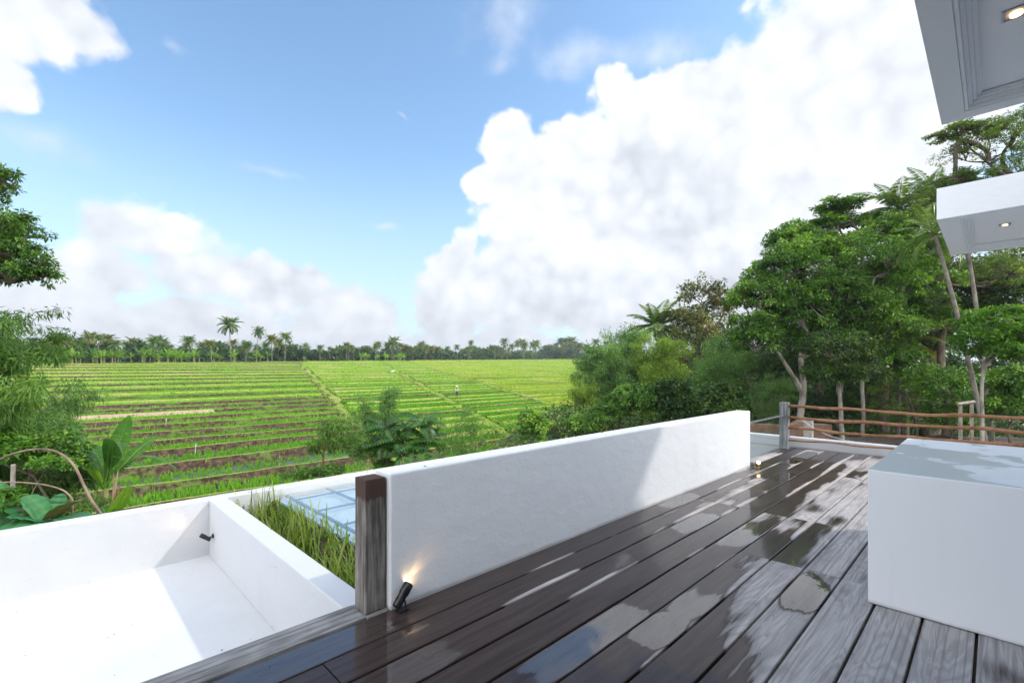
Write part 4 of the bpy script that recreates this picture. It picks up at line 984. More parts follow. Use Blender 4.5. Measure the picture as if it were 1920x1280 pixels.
T_('broadleaf_tree', 'dense glossy green tree filling the middle of the wood', 'tree', (1618, 24), [(1640, 500, 24, 80, 56), (1700, 545, 24, 60, 66), (1660, 440, 25, 46, 32), (1740, 600, 25, 50, 50), (1600, 580, 24, 62, 52), (1655, 620, 24, 66, 52), (1570, 545, 23, 46, 46), (1520, 470, 25, 52, 36), (1480, 450, 26, 40, 28)], .17, 'broad', 'leaf_green', 'pale_bark', tr=.2, leaves=50, cden=1.15, seed=14, clump=.16, group=WOOD,
   trunk=[dict(p=[(1619, 780, 24), (1616, 700, 24), (1630, 600, 24)], r=(.10, .07))])
T_('young_tree', 'slim tree with thin straight pale trunk between the log rails and the glossy tree', 'tree', (1581, 21), [(1560, 655, 21, 58, 36), (1600, 700, 21, 46, 36), (1545, 705, 21, 40, 34)], .15, 'broad', 'leaf_dark', 'pale_bark', tr=.12, leaves=46, cden=1.1, seed=15, clump=.18, group=WOOD,
   trunk=[dict(p=[(1579, 820, 21), (1573, 720, 21), (1566, 670, 21)], r=(.11, .06))])
T_('feathery_tree', 'lacy small-leaved tree overhanging the window canopy at the top right', 'tree', (1960, 22), [(1850, 285, 22, 70, 52), (1800, 250, 22, 40, 20), (1905, 240, 22, 60, 34), (1915, 330, 22, 70, 40), (1800, 345, 22, 40, 26), (1990, 280, 22, 80, 70)], .115, 'feather', 'leaf_feather', tr=.26, leaves=60, cden=.85, seed=16, clump=.20, wr=.36, group=WOOD,
   trunk=[dict(p=[(1980, 500, 22), (1950, 400, 22), (1900, 330, 22)], r=(.28, .10)), dict(p=[(1935, 380, 22), (1870, 320, 22), (1800, 262, 22)], r=(.10, .02))])
T_('feathery_tree', 'feathery green tree left of the window canopy, below the leaning palm crown', 'tree', (1760, 25), [(1745, 410, 25, 50, 55), (1775, 470, 25, 50, 50), (1735, 505, 25, 40, 44), (1700, 470, 25, 34, 44), (1790, 390, 25, 44, 50), (1850, 520, 25, 70, 40)], .13, 'feather', 'leaf_feather', tr=.22, leaves=62, cden=1.0, seed=17, clump=.19, wr=.36, group=WOOD)
T_('ancient_tree', 'massive dark-trunked tree deep in the wood', 'tree', (1752, 29), [(1700, 640, 29, 60, 50), (1800, 600, 29, 70, 60), (1880, 560, 29, 70, 60), (1930, 640, 28, 60, 60), (1830, 520, 29, 70, 40)], .26, 'broad', 'leaf_dark', tr=.55, leaves=34, cden=.8, seed=18, clump=.19, group=WOOD,
   trunk=[dict(p=[(1750, 760, 29), (1750, 640, 29), (1742, 550, 29)], r=(.62, .40)), dict(p=[(1750, 660, 29), (1790, 600, 29), (1850, 540, 29)], r=(.25, .1)), dict(p=[(1748, 700, 29), (1715, 650, 29), (1700, 600, 29)], r=(.22, .08))])
T_('young_tree', 'fresh bright green young tree at the right edge with straight yellowish trunk', 'tree', (1842, 15.5), [(1835, 640, 15.5, 38, 30), (1880, 610, 15.5, 52, 36), (1920, 660, 15.5, 50, 40), (1860, 660, 15.3, 40, 22), (1950, 610, 15.5, 50, 50)], .13, 'broad', 'leaf_bright', 'pale_bark', tr=.09, leaves=46, cden=.9, seed=19, clump=.2, group=WOOD,
   trunk=[dict(p=[(1842, 830, 15.5), (1840, 740, 15.5), (1845, 680, 15.5)], r=(.065, .045)), dict(p=[(1845, 690, 15.5), (1880, 650, 15.5)], r=(.05, .03))])
# deeper wood behind
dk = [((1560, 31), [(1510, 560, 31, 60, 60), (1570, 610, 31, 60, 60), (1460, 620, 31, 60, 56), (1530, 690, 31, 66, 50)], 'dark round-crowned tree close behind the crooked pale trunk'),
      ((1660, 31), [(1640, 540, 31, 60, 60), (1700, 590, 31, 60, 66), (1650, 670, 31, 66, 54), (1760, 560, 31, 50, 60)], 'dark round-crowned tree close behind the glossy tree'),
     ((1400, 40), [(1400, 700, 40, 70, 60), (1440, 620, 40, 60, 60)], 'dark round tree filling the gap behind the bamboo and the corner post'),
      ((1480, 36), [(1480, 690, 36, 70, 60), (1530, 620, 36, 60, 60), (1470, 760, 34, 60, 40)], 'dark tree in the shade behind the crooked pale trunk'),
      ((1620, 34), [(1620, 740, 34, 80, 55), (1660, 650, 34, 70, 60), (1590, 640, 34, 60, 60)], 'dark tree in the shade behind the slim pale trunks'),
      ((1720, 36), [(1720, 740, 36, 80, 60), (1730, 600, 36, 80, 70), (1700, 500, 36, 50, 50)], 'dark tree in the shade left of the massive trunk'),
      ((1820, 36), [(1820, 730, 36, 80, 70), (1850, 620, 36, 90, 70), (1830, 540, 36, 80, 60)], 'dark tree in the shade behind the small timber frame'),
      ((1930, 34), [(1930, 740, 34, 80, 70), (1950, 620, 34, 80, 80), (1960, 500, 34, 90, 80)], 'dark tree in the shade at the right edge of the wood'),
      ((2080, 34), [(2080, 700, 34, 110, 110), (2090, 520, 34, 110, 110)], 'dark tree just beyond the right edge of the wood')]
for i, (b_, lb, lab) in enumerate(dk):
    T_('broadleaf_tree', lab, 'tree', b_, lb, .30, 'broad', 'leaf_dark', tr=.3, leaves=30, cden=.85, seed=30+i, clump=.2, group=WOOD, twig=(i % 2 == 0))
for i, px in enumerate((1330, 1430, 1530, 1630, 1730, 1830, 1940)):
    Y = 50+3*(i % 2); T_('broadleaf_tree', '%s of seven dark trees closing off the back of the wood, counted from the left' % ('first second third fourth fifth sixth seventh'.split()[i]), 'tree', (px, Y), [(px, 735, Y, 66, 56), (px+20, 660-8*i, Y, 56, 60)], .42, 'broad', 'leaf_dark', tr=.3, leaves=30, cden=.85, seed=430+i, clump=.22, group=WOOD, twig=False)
# understorey in front of the dark wood
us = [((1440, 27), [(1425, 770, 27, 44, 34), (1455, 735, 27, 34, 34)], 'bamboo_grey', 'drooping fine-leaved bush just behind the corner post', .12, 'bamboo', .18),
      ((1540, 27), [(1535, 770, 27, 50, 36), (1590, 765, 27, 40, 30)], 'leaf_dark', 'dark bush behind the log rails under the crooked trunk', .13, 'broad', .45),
      ((1690, 25.5), [(1680, 745, 25.5, 60, 44), (1740, 775, 25.5, 50, 34), (1650, 780, 25.5, 46, 28)], 'leaf_feather', 'lacy green bush behind the log rails in the middle', .10, 'feather', .36),
      ((1775, 22), [(1775, 735, 22, 46, 50), (1795, 790, 22, 46, 34)], 'leaf_green', 'mid green bush left of the small timber frame', .15, 'broad', .45),
      ((1895, 18), [(1890, 770, 18, 56, 44), (1900, 720, 18, 50, 30)], 'leaf_green', 'leafy bush right of the small timber frame', .15, 'broad', .45),
      ((1690, 24), [(1665, 680, 24, 50, 46), (1705, 710, 24, 40, 40)], 'leaf_green', 'shiny bush below the glossy tree', .15, 'broad', .45),
      ((2000, 18), [(1990, 760, 18, 70, 60)], 'leaf_dark', 'bush beyond the right edge of the wood', .15, 'broad', .45)]
for i, (b_, lb, m_, lab, lf, st_, wr_) in enumerate(us):
    T_('bush', lab, 'bush', b_, lb, lf, st_, m_, tr=.07, leaves=60, cden=1.0, seed=50+i, clump=.2, group='undergrowth below the wood', wr=wr_)
# bamboo & shrubs left part of the wood
SHR = 'bamboo clumps at the edge of the paddies'
bamboo('bamboo_clump', 'grey-green bamboo leaning out to the left over the paddies', (1165, 40), [(1095, 668, 40, 4), (1120, 690, 40, 4), (1085, 690, 40, 3), (1145, 700, 40, 4), (1135, 660, 40, 4), (1170, 720, 39, 4), (1120, 740, 39, 3), (1160, 750, 38, 3)], .30, 'bamboo_grey', 44, 61, SHR, .2, .04, .8, .30, 16)
bamboo('bamboo_clump', 'rounded grey-green bamboo dome below the lone palm crown', (1180, 43), [(1165, 640, 43, 5), (1190, 650, 43, 5), (1210, 680, 43, 4), (1150, 655, 43, 4), (1200, 715, 42, 4), (1170, 690, 42, 4)], .30, 'bamboo_grey', 44, 62, SHR, .2, .04, .8, .35, 16)
bamboo('bamboo_clump', 'yellow-green bamboo clump catching the sun', (1235, 38), [(1215, 645, 38, 5), (1240, 650, 38, 5), (1262, 668, 38, 5), (1225, 690, 38, 4), (1275, 700, 38, 4), (1255, 720, 37, 3)], .27, 'bamboo_yellow', 46, 63, SHR, .18, .035, .7, .3, 16)
bamboo('bamboo_clump', 'olive brown bamboo drooping between the yellow clump and the wood', (1345, 33), [(1310, 690, 33, 5), (1345, 668, 33, 5), (1375, 660, 33, 4), (1390, 680, 33, 3), (1320, 730, 32, 4), (1300, 740, 32, 3), (1350, 710, 32, 4)], .25, 'bamboo_grey', 46, 64, SHR, .17, .035, .7, .3, 16)
bamboo('bamboo_clump', 'low yellowish bamboo tuft at the left foot of the leaning clump', (1110, 38), [(1085, 725, 38, 3), (1100, 740, 38, 3)], .25, 'bamboo_yellow', 40, 65, SHR, .18, .03, .6, .4, 12)
T_('bush', 'sunlit bright green shrub glimpsed through the gap in the wood', 'bush', (1385, 52), [(1385, 700, 52, 20, 30), (1395, 740, 50, 18, 26)], .30, 'broad', 'leaf_bright', tr=.1, leaves=40, seed=66, clump=.25)
vs = [((1160, 27), [(1150, 770, 27, 34, 30), (1180, 745, 27, 30, 26)], 'leaf_green', 'creeper-covered mound below the leaning bamboo'),
      ((1215, 26), [(1210, 755, 26, 40, 36), (1240, 775, 26, 36, 30)], 'leaf_green', 'bright climbing plants heaped in front of the yellow bamboo'),
      ((1290, 25), [(1275, 765, 25, 46, 34), (1325, 772, 25, 40, 24), (1260, 735, 25, 30, 26)], 'leaf_dark', 'dark creeper mound just above the far end of the white wall'),
      ((1375, 24), [(1370, 770, 24, 36, 22), (1350, 745, 25, 30, 26)], 'leaf_dark', 'low shaded creeper mound beside the wall end'),
      ((1100, 26), [(1090, 795, 26, 30, 16), (1120, 785, 26, 24, 18)], 'leaf_green', 'low bushes just over the white wall right of the hay heap')]
for i, (b_, lb, m_, lab) in enumerate(vs):
    T_('bush', lab, 'bush', b_, lb, .17, 'broad', m_, tr=.07, leaves=50, cden=1.1, seed=70+i, clump=.2, group='creeper mounds beyond the wall', wr=.6)
PAL = 'tall coconut palms in the wood'
palm('coconut_palm', 'lone coconut palm with big fronds beside the brownish tree', 1232, 612, 45, 1250, 3.4, 24, 30, 81, group=PAL, wl=.12)
palm('coconut_palm', 'coconut palm crown topping the wood above the tarpaulin', 1685, 392, 27, 1700, 2.5, 24, 30, 82, group=PAL, base=27, wl=.10)
palm('coconut_palm', 'coconut palm crown half hidden by the window canopy', 1750, 365, 30, 1775, 2.4, 22, 28, 83, group=PAL, base=30, wl=.10)
palm('coconut_palm', 'coconut palm with slender pale trunk leaning left across the wood', 1752, 440, 17.5, 1868, 1.6, 16, 24, 84, group=PAL, base=17.5, tr=.085, wl=.09)
palm('coconut_palm', 'coconut palm with slender trunk rising behind the window canopy', 1808, 430, 20, 1868, 1.7, 16, 24, 85, group=PAL, base=20, tr=.095, wl=.09)
palm('coconut_palm', 'short palm with drooping yellow fronds inside the wood', 1690, 640, 26, 1682, 2.2, 14, 24, 86, 'palm_yellow', PAL, base=26, tr=.11, wl=.09)
# dark plastic caught in the palm
a = pt(1668, 452, 26); g = Geo(); r = np.random.default_rng(1); V = []
for i in range(9):
    for j in range(9): V.append((a.x+(i-4)*.14+.05*r.normal(), a.y+(j-4)*.06, a.z+.35*math.cos((i-4)*.3)-.1*j+.10*r.normal()))
g.add(V, [(i*9+j, (i+1)*9+j, (i+1)*9+j+1, i*9+j+1) for i in range(8) for j in range(8)]); o = g.make('tarpaulin', 'tarp'); tag(o, 'scrap of dark plastic caught high in the trees below the palm crown', 'tarpaulin')

# ================= shrubs beyond the long low parapet (middle) =================
MID = 'small trees just beyond the roof edge'
T_('small_tree', 'small tree with finely divided dark leaves and thin reddish trunk, left of the group', 'tree', (606, 16.5), [(622, 812, 16.5, 32, 24), (600, 836, 16.3, 24, 18), (648, 832, 16.4, 28, 22)], .19, 'bamboo', 'bamboo_green', 'reddish_branch', tr=.045, leaves=46, cden=.8, seed=91, clump=.3, wr=.2, group=MID,
   trunk=[dict(p=[(605, 885, 16.5), (606, 850, 16.5), (615, 822, 16.5)], r=(.05, .02))])
bamboo('bamboo_clump', 'grey-green feathery bamboo rising above the dark pinnate tree', (705, 22), [(690, 765, 22, 3), (712, 748, 22, 3), (735, 752, 22, 3), (755, 772, 22, 3), (675, 785, 22, 2), (720, 775, 22, 3)], .19, 'bamboo_grey', 46, 92, None, .17, .02, .42, .35, 11)
bamboo('bamboo_clump', 'thin olive bamboo right of the dark pinnate tree', (850, 18), [(850, 785, 18, 3), (870, 778, 18, 2), (830, 800, 18, 3), (845, 830, 18, 3), (870, 815, 18, 2), (885, 800, 18, 1)], .16, 'bamboo_grey', 30, 93, None, .16, .014, .32, .4, 9)
T_('bush', 'mid green feathery bush low between the small tree and the pinnate tree', 'bush', (700, 15), [(695, 848, 15, 32, 24), (728, 872, 15, 24, 12)], .10, 'feather', 'bamboo_green', tr=.04, leaves=64, cden=1.1, seed=94, clump=.22, wr=.3, group=MID)
T_('bush', 'tangled low growth just over the parapet under the small tree', 'bush', (570, 15), [(570, 888, 15, 36, 9), (612, 884, 14.5, 30, 9)], .09, 'broad', 'bamboo_green', tr=.03, leaves=56, cden=.9, seed=95, clump=.3, wr=.4, group=MID)
T_('bush', 'upright vine-covered bush left of the hay heap', 'bush', (995, 22), [(990, 785, 22, 15, 18), (1000, 812, 22, 26, 22), (1015, 795, 22, 14, 14)], .17, 'broad', 'leaf_green', tr=.05, leaves=46, cden=1.1, seed=96, clump=.3, wr=.6, group=MID)
# tree with large glossy pinnate leaves
def pinnate_plant(name, label, base, tops, L, mt_, seed, nl=9, fr=9, ll=.36, wl=.36):
    r = np.random.default_rng(seed); b = pt(base[0], HY, base[1]); b.z = float(gz(b.x, b.y)); root = empty(name, b, label, 'tree' if L > .6 else 'plant')
    gt = Geo(); gl = Geo()
    for tp in tops:
        c = np.array(pt(*tp)); limb(gt, np.array(b), c, .05, .015, r, .05, 9, 6)
        for i in range(fr):
            az_ = i*2.399+r.uniform(-.3, .3); e0 = rad(60-75*i/fr); t = np.linspace(0, 1, 9); el_ = e0-1.3*t**1.3
            d = np.stack([np.cos(el_)*math.cos(az_), np.cos(el_)*math.sin(az_), np.sin(el_)], 1); l_ = L*r.uniform(.8, 1.15); P = c+np.concatenate([[np.zeros(3)], np.cumsum(d[:-1]*l_/8, 0)])
            gt.tube(P, np.linspace(.008, .003, 9), 4, cap=False)
            tl = np.linspace(.15, 1, nl); C = np.stack([np.interp(tl, t, P[:, k]) for k in range(3)], 1); T = unit(np.stack([np.interp(tl, t, d[:, k]) for k in range(3)], 1)); sd_ = unit(np.cross(T, UP)); up = np.cross(sd_, T); rv = r.random()
            for s_ in (-1, 1):
                ax = unit(sd_*s_+T*.45-UP*.35); Ls = l_*ll*np.sin(np.clip(tl*.8+.2, 0, 1)*math.pi*.95+.1)**.5; q = leafquads(C, ax, unit(up+sd_*s_*.15), Ls, Ls*wl, .0); gl.addq(q, 4, 0, np.clip(rv*.7+.3*r.random(nl), 0, 1))
    gt.make('trunk', 'bark', root, loc=b, smooth=True); gl.make('crown', mt_, root, loc=b); return root
pinnate_plant('pinnate_tree', 'tree with large glossy dark green feather-shaped leaves in the middle of the group', (768, 15), [(765, 800, 15), (725, 800, 15), (795, 795, 15), (745, 825, 14.8), (780, 835, 14.8), (760, 850, 14.6), (722, 832, 15), (800, 825, 15)], .85, 'pinnate_dark', 97)
pinnate_plant('fern_like_plant', 'bright green plant with short feather leaves peeping over the white wall', (805, 11.5), [(800, 864, 11.5), (778, 868, 11.5), (822, 860, 11.5)], .42, 'leaf_bright', 98, nl=10, fr=8, ll=.30, wl=.4)

# ================= left foreground plants =================
T_('broadleaf_tree', 'tree with sprigs of small glossy leaves reaching in at the left edge', 'tree', (-260, 11), [(5, 345, 11, 30, 34), (-20, 430, 11, 80, 40), (30, 470, 11, 42, 34), (20, 520, 11, 60, 30), (60, 515, 11, 34, 24), (-60, 350, 11, 60, 60), (-100, 480, 11, 110, 80), (75, 490, 11, 22, 18), (45, 405, 11, 9, 9)], .105, 'broad', 'leaf_green', tr=.25, leaves=30, cden=.8, seed=101, clump=.16, wr=.42,
   trunk=[dict(p=[(-300, 700, 11), (-200, 520, 11), (-80, 450, 11)], r=(.22, .09))])
bamboo('bamboo_clump', 'large-leaved bamboo arching in from the left edge above the bananas', (-120, 10.5), [(20, 700, 10.5, 4), (60, 740, 10.5, 4), (-30, 660, 10.5, 5), (85, 700, 10.5, 3), (30, 640, 10.5, 3), (-60, 720, 10, 5), (70, 770, 10, 2), (0, 760, 10, 4)], .20, 'bamboo_green', 40, 102, None, .16, .018, .36, .3, 12)
bamboo('bamboo_clump', 'wispy bamboo sprays against the sky above the left palms', (-200, 12), [(60, 610, 12, 2, .7), (100, 615, 12, 2, .7), (140, 625, 12, 2, .6), (160, 640, 12, 1, .5), (30, 600, 12, 3, .8), (110, 650, 12, 2, .6), (10, 620, 12, 3), (0, 575, 12, 2, .5)], .19, 'bamboo_green', 17, 103, None, .15, .010, .32, .55, 8)
bamboo('bamboo_clump', 'dusty olive bamboo low at the left behind the banana plants', (30, 15), [(120, 745, 15, 3), (150, 755, 15, 2), (90, 770, 15, 4), (60, 800, 15, 4), (120, 790, 15, 4), (20, 800, 15, 4), (135, 820, 14, 3)], .20, 'bamboo_grey', 46, 104, None, .15, .016, .42, .3, 12)
T_('bush', 'fresh light green bush at the left edge above the curved bare branch', 'bush', (10, 10), [(30, 850, 10, 46, 28), (-10, 820, 10, 36, 26)], .105, 'broad', 'leaf_bright', tr=.04, leaves=44, cden=1.0, seed=108, clump=.2, wr=.6)
T_('bush', 'leafy bush with rounded shiny leaves behind the curved bare branch', 'bush', (70, 10.5), [(110, 845, 10.5, 42, 30), (20, 820, 10.6, 40, 20), (130, 870, 10.3, 26, 26), (-40, 850, 10.5, 60, 50)], .105, 'broad', 'leaf_green', tr=.05, leaves=46, cden=1.0, seed=105, clump=.19, wr=.6)
T_('bush', 'bright lime green sprig low at the left edge', 'bush', (38, 8.6), [(38, 945, 8.6, 20, 22), (10, 925, 8.6, 18, 14), (90, 870, 9, 26, 14)], .075, 'broad', 'leaf_bright', tr=.02, leaves=36, cden=.8, seed=106, clump=.28, wr=.6)
T_('bush', 'shaded olive thicket low at the left under the curved branch', 'bush', (80, 11), [(70, 910, 11, 70, 34), (140, 910, 11.3, 40, 30), (0, 900, 11, 60, 40), (150, 955, 10.5, 50, 22), (40, 960, 10.5, 60, 30)], .12, 'bamboo', 'leaf_feather', tr=.05, leaves=56, cden=1.2, seed=107, clump=.22, wr=.2)
r = np.random.default_rng(9)
def banana(label, base, leaves, seed, mt_='banana_leaf', stemr=.09):
    r = np.random.default_rng(seed); b = pt(*base[:2], base[2]); gb_ = pt(base[0], HY, base[2]); gb_.z = float(gz(gb_.x, gb_.y)); root = empty('banana_plant', gb_, label, 'banana plant')
    g = Geo(); g.tube([np.array(gb_), np.array(gb_)*.5+np.array(b)*.5, np.array(b)], [stemr*1.4, stemr*1.1, stemr*.6], 10); g.make('stem', 'culm', root, loc=gb_, smooth=True)
    for (px, py, dY, w, arch, m_) in leaves:
        g = Geo(); e = pt(px, py, base[2]+dY); bleaf(g, np.array(b)+r.normal(size=3)*.03, np.array(e), w, r, arch, 0, r.uniform(.25, .7)); g.make('leaf', m_, root, loc=gb_)
    return root
banana('taller banana plant with broad arching leaves left of the paddies', (198, 915, 11), [(243, 778, .3, .46, .05, 'banana_leaf'), (296, 815, 1.0, .36, .07, 'banana_leaf'), (137, 800, .5, .40, .06, 'banana_leaf'), (170, 830, .9, .42, .1, 'banana_leaf'), (232, 862, -.8, .44, .45, 'banana_leaf'), (334, 880, .6, .34, .35, 'banana_leaf'), (155, 860, -.6, .34, .05, 'banana_pale'), (120, 935, -.5, .4, .5, 'banana_leaf'), (205, 800, -.4, .3, .12, 'banana_leaf')], 111)
banana('shorter banana plant with withered brown leaf tips by the parapet', (206, 985, 9.6), [(218, 950, -.3, .30, .1, 'banana_pale'), (243, 908, -.1, .40, .02, 'banana_pale'), (222, 880, .1, .10, .0, 'dry_leaf'), (213, 885, .0, .12, .02, 'dry_leaf'), (228, 905, .15, .14, .12, 'dry_leaf'), (190, 950, .3, .25, .2, 'banana_leaf')], 112, stemr=.06)
# big-leaved plant over the parapet
bp = pt(95, 975, 8.2); gb_ = Vector((bp.x, bp.y, float(gz(bp.x, bp.y)))); root = empty('large_leaf_plant', gb_, 'plant with very large heart-shaped leaves, two of them brownish, above the left parapet', 'plant')
g = Geo(); g.tube([np.array(gb_), np.array(bp)], [.05, .03], 8); g.make('stem', 'culm', root, loc=gb_, smooth=True)
for (px, py, dY, tx, ty, tY, w, m_, rn) in ((88, 968, 0, 45, 918, -.05, .62, 'big_leaf', .7), (92, 972, 0, 15, 962, -.2, .62, 'big_leaf', .45), (85, 978, -.1, -25, 990, -.45, .66, 'big_leaf', .5), (98, 970, 0, 150, 925, -.1, .44, 'big_leaf_brown', .6), (90, 970, 0, 38, 945, .1, .38, 'big_leaf_brown', .4), (98, 975, 0, 170, 962, -.1, .52, 'big_leaf', .35), (80, 985, 0, 5, 915, .5, .5, 'big_leaf', .2), (98, 968, .1, 118, 915, .3, .4, 'big_leaf', .6), (20, 975, .3, -30, 870, .3, .6, 'big_leaf', .8)):
    a = np.array(pt(px, py, 8.2+dY)); e = np.array(pt(tx, ty, 8.2+tY)); g = Geo(); g.tube([np.array(bp), (np.array(bp)+a)/2, a], [.02, .015, .01], 5, rnd=.8)
    L = np.linalg.norm(e-a)*1.15; heart(g, a, (e-a)+np.array([0, 0, .12]), max(L, .3), w, r, 0, rn, .30); g.make('leaf', m_, root, loc=gb_)
# bare curved branches
def vine(label, pts, r0, r1, m_='pale_bark'):
    P = np.array([tuple(pt(*q)) for q in pts]); t0 = np.linspace(0, 1, len(P)); tt = np.linspace(0, 1, 40); P2 = np.stack([np.interp(tt, t0, P[:, k]) for k in range(3)], 1)
    for _ in range(5): P2[1:-1] = P2[:-2]*.25+P2[1:-1]*.5+P2[2:]*.25
    g = Geo(); g.tube(P2, np.linspace(r0, r1, 40), 7); o = g.make('bare_branch', m_, smooth=True); tag(o, label, 'branch')
vine('thick bare branch curving over and down to the left parapet', [(-20, 872, 8), (20, 850, 8), (70, 840, 8), (110, 845, 8), (140, 870, 8), (155, 905, 8), (172, 940, 8), (200, 975, 8.1), (225, 1040, 8.2)], .018, .024, 'bark_tan')
vine('thinner bare branch bending down left of the banana plants', [(-10, 905, 8.4), (30, 903, 8.4), (85, 908, 8.4), (120, 918, 8.4), (137, 935, 8.4), (136, 960, 8.4), (130, 1010, 8.5)], .013, .017, 'bark_tan')
vine('short upright pale stem at the left edge among the leaves', [(25, 870, 8.8), (24, 920, 8.8), (28, 960, 8.8), (30, 1060, 8.9)], .035, .05)

# weeds in the strip by the skylight
r = np.random.default_rng(20); g = Geo()
n = 950; q = r.uniform(3.0, 6.45, n); p = r.uniform(1.59, 2.08, n); z = -.57+.385*np.clip((p-1.5535)/.5465, 0, 1)**1.5; H = r.uniform(.15, .62, n)*(.75+.5*np.sin(q*2.2)**2)*(1.1-.55*(p-1.59)/.49)
nseg = 5
for i in range(n):
    a = r.uniform(0, 6.28); lean = r.uniform(.15, .95)*H[i]; w = r.uniform(.004, .010); t = np.linspace(0, 1, nseg+1)
    X = p[i]+math.cos(a)*lean*t**1.8*.6; Y_ = q[i]+math.sin(a)*lean*t**1.8; Zz = z[i]+H[i]*(t-.35*(lean/H[i])*t**3)
    wx, wy = -math.sin(a), math.cos(a); W_ = w*(1-t**2)+.0008
    V = np.concatenate([np.stack([X-wx*W_, Y_-wy*W_, Zz], 1), np.stack([X+wx*W_, Y_+wy*W_, Zz], 1)])
    g.add(V, [(j, j+1, nseg+1+j+1, nseg+1+j) for j in range(nseg)], 0, r.random())
o = g.make('weeds', 'weed'); tag(o, 'tall arching grass and weeds growing in the strip beside the skylight', 'grass', kind='stuff')
g = Geo(); pw_ = r.uniform(1.62, 2.06, 170); C = np.stack([pw_, r.uniform(3.0, 6.4, 170), -.56+.385*((pw_-1.5535)/.5465)**1.5+r.uniform(.0, .10, 170)], 1); qd, rc = clump_leaves(r, C, r.uniform(.03, .10, 170), 12, .045, .6, 'broad'); g.addq(qd, 4, 0, rc)
o = g.make('weed_leaves', 'leaf_bright'); tag(o, 'small leafy weeds low in the strip beside the skylight', 'weeds', kind='stuff')
# spindly weeds rising at the outer parapet
for i, (px, py, h, lab) in enumerate(((497, 800, 0, 'thin tall grass stem rising above the parapet left of the skylight'), (585, 893, 0, 'small vine sprig with heart-shaped leaves hanging on the parapet behind the skylight'), (690, 862, 0, 'withered brown sprig standing beside the top of the weathered post'), (430, 855, 0, 'feathery grass head above the weeds near the parapet corner'))):
    g = Geo(); top = np.array(pt(px, py, 6.7)); bt = np.array(pt(px+6, 925, 6.55)) if i != 2 else np.array(pt(px-3, 890, 6.75)); limb(g, bt, top, .004, .0015, r, .06, 9, 4)
    k = 16 if i != 1 else 9; t = r.uniform(.35, 1, k)[:, None]; C = bt+(top-bt)*t; ax = unit(rdir(r, k)+np.array([0, 0, .3 if i != 1 else -.2])); Ls = r.uniform(.02, .05, k)*(1 if i != 1 else 1.8); g.addq(leafquads(C, ax, rdir(r, k), Ls, Ls*(.2 if i in (0, 3) else .6)), 4, 0, r.random(k))
    o = g.make('weed_stem', ['weed', 'leaf_bright', 'dry_leaf', 'weed'][i]); tag(o, lab, 'weed')

# ================= far tree line =================
def qedge(p): return 151+.32*p
def edge_pt(px, back=0.):   # point on the far edge of the fields in the direction of a pixel column
    u = (px-HX)/FOC; d = Fv+Rv*u; Y = (151+back)/(d[1]-.32*d[0]); return d[0]*Y, d[1]*Y, Y
gen = []
for s_ in range(6):
    gt, gc = palm_geo(1.0, 1, 1, 1, 0) if False else palm_geo([11, 9.5, 12.5, 8, 7, 10][s_], [4.2, 3.8, 3.7, 3.9, 3.5, 3.9][s_], 26, 16, 200+s_, [.04, .09, .06, .03, .05, .12][s_], .17, .24)
    root = empty('coconut_palm', (0, 0, 0), 'x', 'palm tree'); t_ = gt.make('trunk', ['palm_bark'], root, smooth=True)
    c_ = gc.make('crown', ['palm_bark', 'palm_green' if s_ % 3 != 1 else 'palm_yellow'], root); gen.append((root, t_, c_, [11, 9.5, 12.5, 8, 7, 10][s_])); 
used = set()
def far_palm(kind, x, y, H, rz, label, group='coconut palms along the far edge of the paddies'):
    root, t_, c_, h0 = gen[kind]
    if kind not in used: o = root; used.add(kind)
    else:
        o = root.copy(); COL.objects.link(o)
        for ch_ in (t_, c_): d = ch_.copy(); COL.objects.link(d); d.parent = o
    s_ = H/h0; o.location = (x, y, float(gz(x, y))-.05); o.scale = (s_, s_, s_); o.rotation_euler.z = rz; o['label'] = label; o['group'] = group; return o
r = np.random.default_rng(77)
named = [(433, 605, 0, 3.0, 'tallest palm of the far tree line, its trunk white at the foot'), (481, 618, 2, 3.0, 'second tall palm right of the tallest one in the far tree line'), (510, 632, 1, 3.0, 'shorter yellowish palm between two tall palms of the far tree line'), (534, 628, 0, 3.0, 'rightmost of the group of tall palms in the left half of the tree line'),
         (397, 641, 1, 1.0, 'yellow-fronded palm just left of the tallest palm'), (290, 636, 5, 4., 'palm standing a little above the left tree line'), (183, 630, 2, 2., 'palm in the left tree line just right of the bamboo sprays'), (216, 642, 3, 2., 'small dark palm right of the leftmost tall palm'), (112, 640, 1, 3., 'yellow-leaved palm at the left end of the tree line'), (355, 636, 3, 4., 'bushy palm left of the yellow-fronded palm')]
for px, py, k, back, lab in named:
    x, y, Y = edge_pt(px, back); H = ((HY-(py+4))/FOC*Y+CAMZ)-float(gz(x, y)); far_palm(k, x, y, H, r.uniform(0, 6.28), lab)
FL = 'palm in the row behind the far edge of the paddies, left part'; FR = 'small distant palm standing above the right part of the far tree line'
for px in np.concatenate([r.uniform(60, 590, 54)]):
    x, y, Y = edge_pt(px, r.uniform(4, 50)); far_palm(int(r.integers(0, 6)), x, y, r.uniform(4.0, 6.9), r.uniform(0, 6.28), FL, 'lower palms of the left tree line')
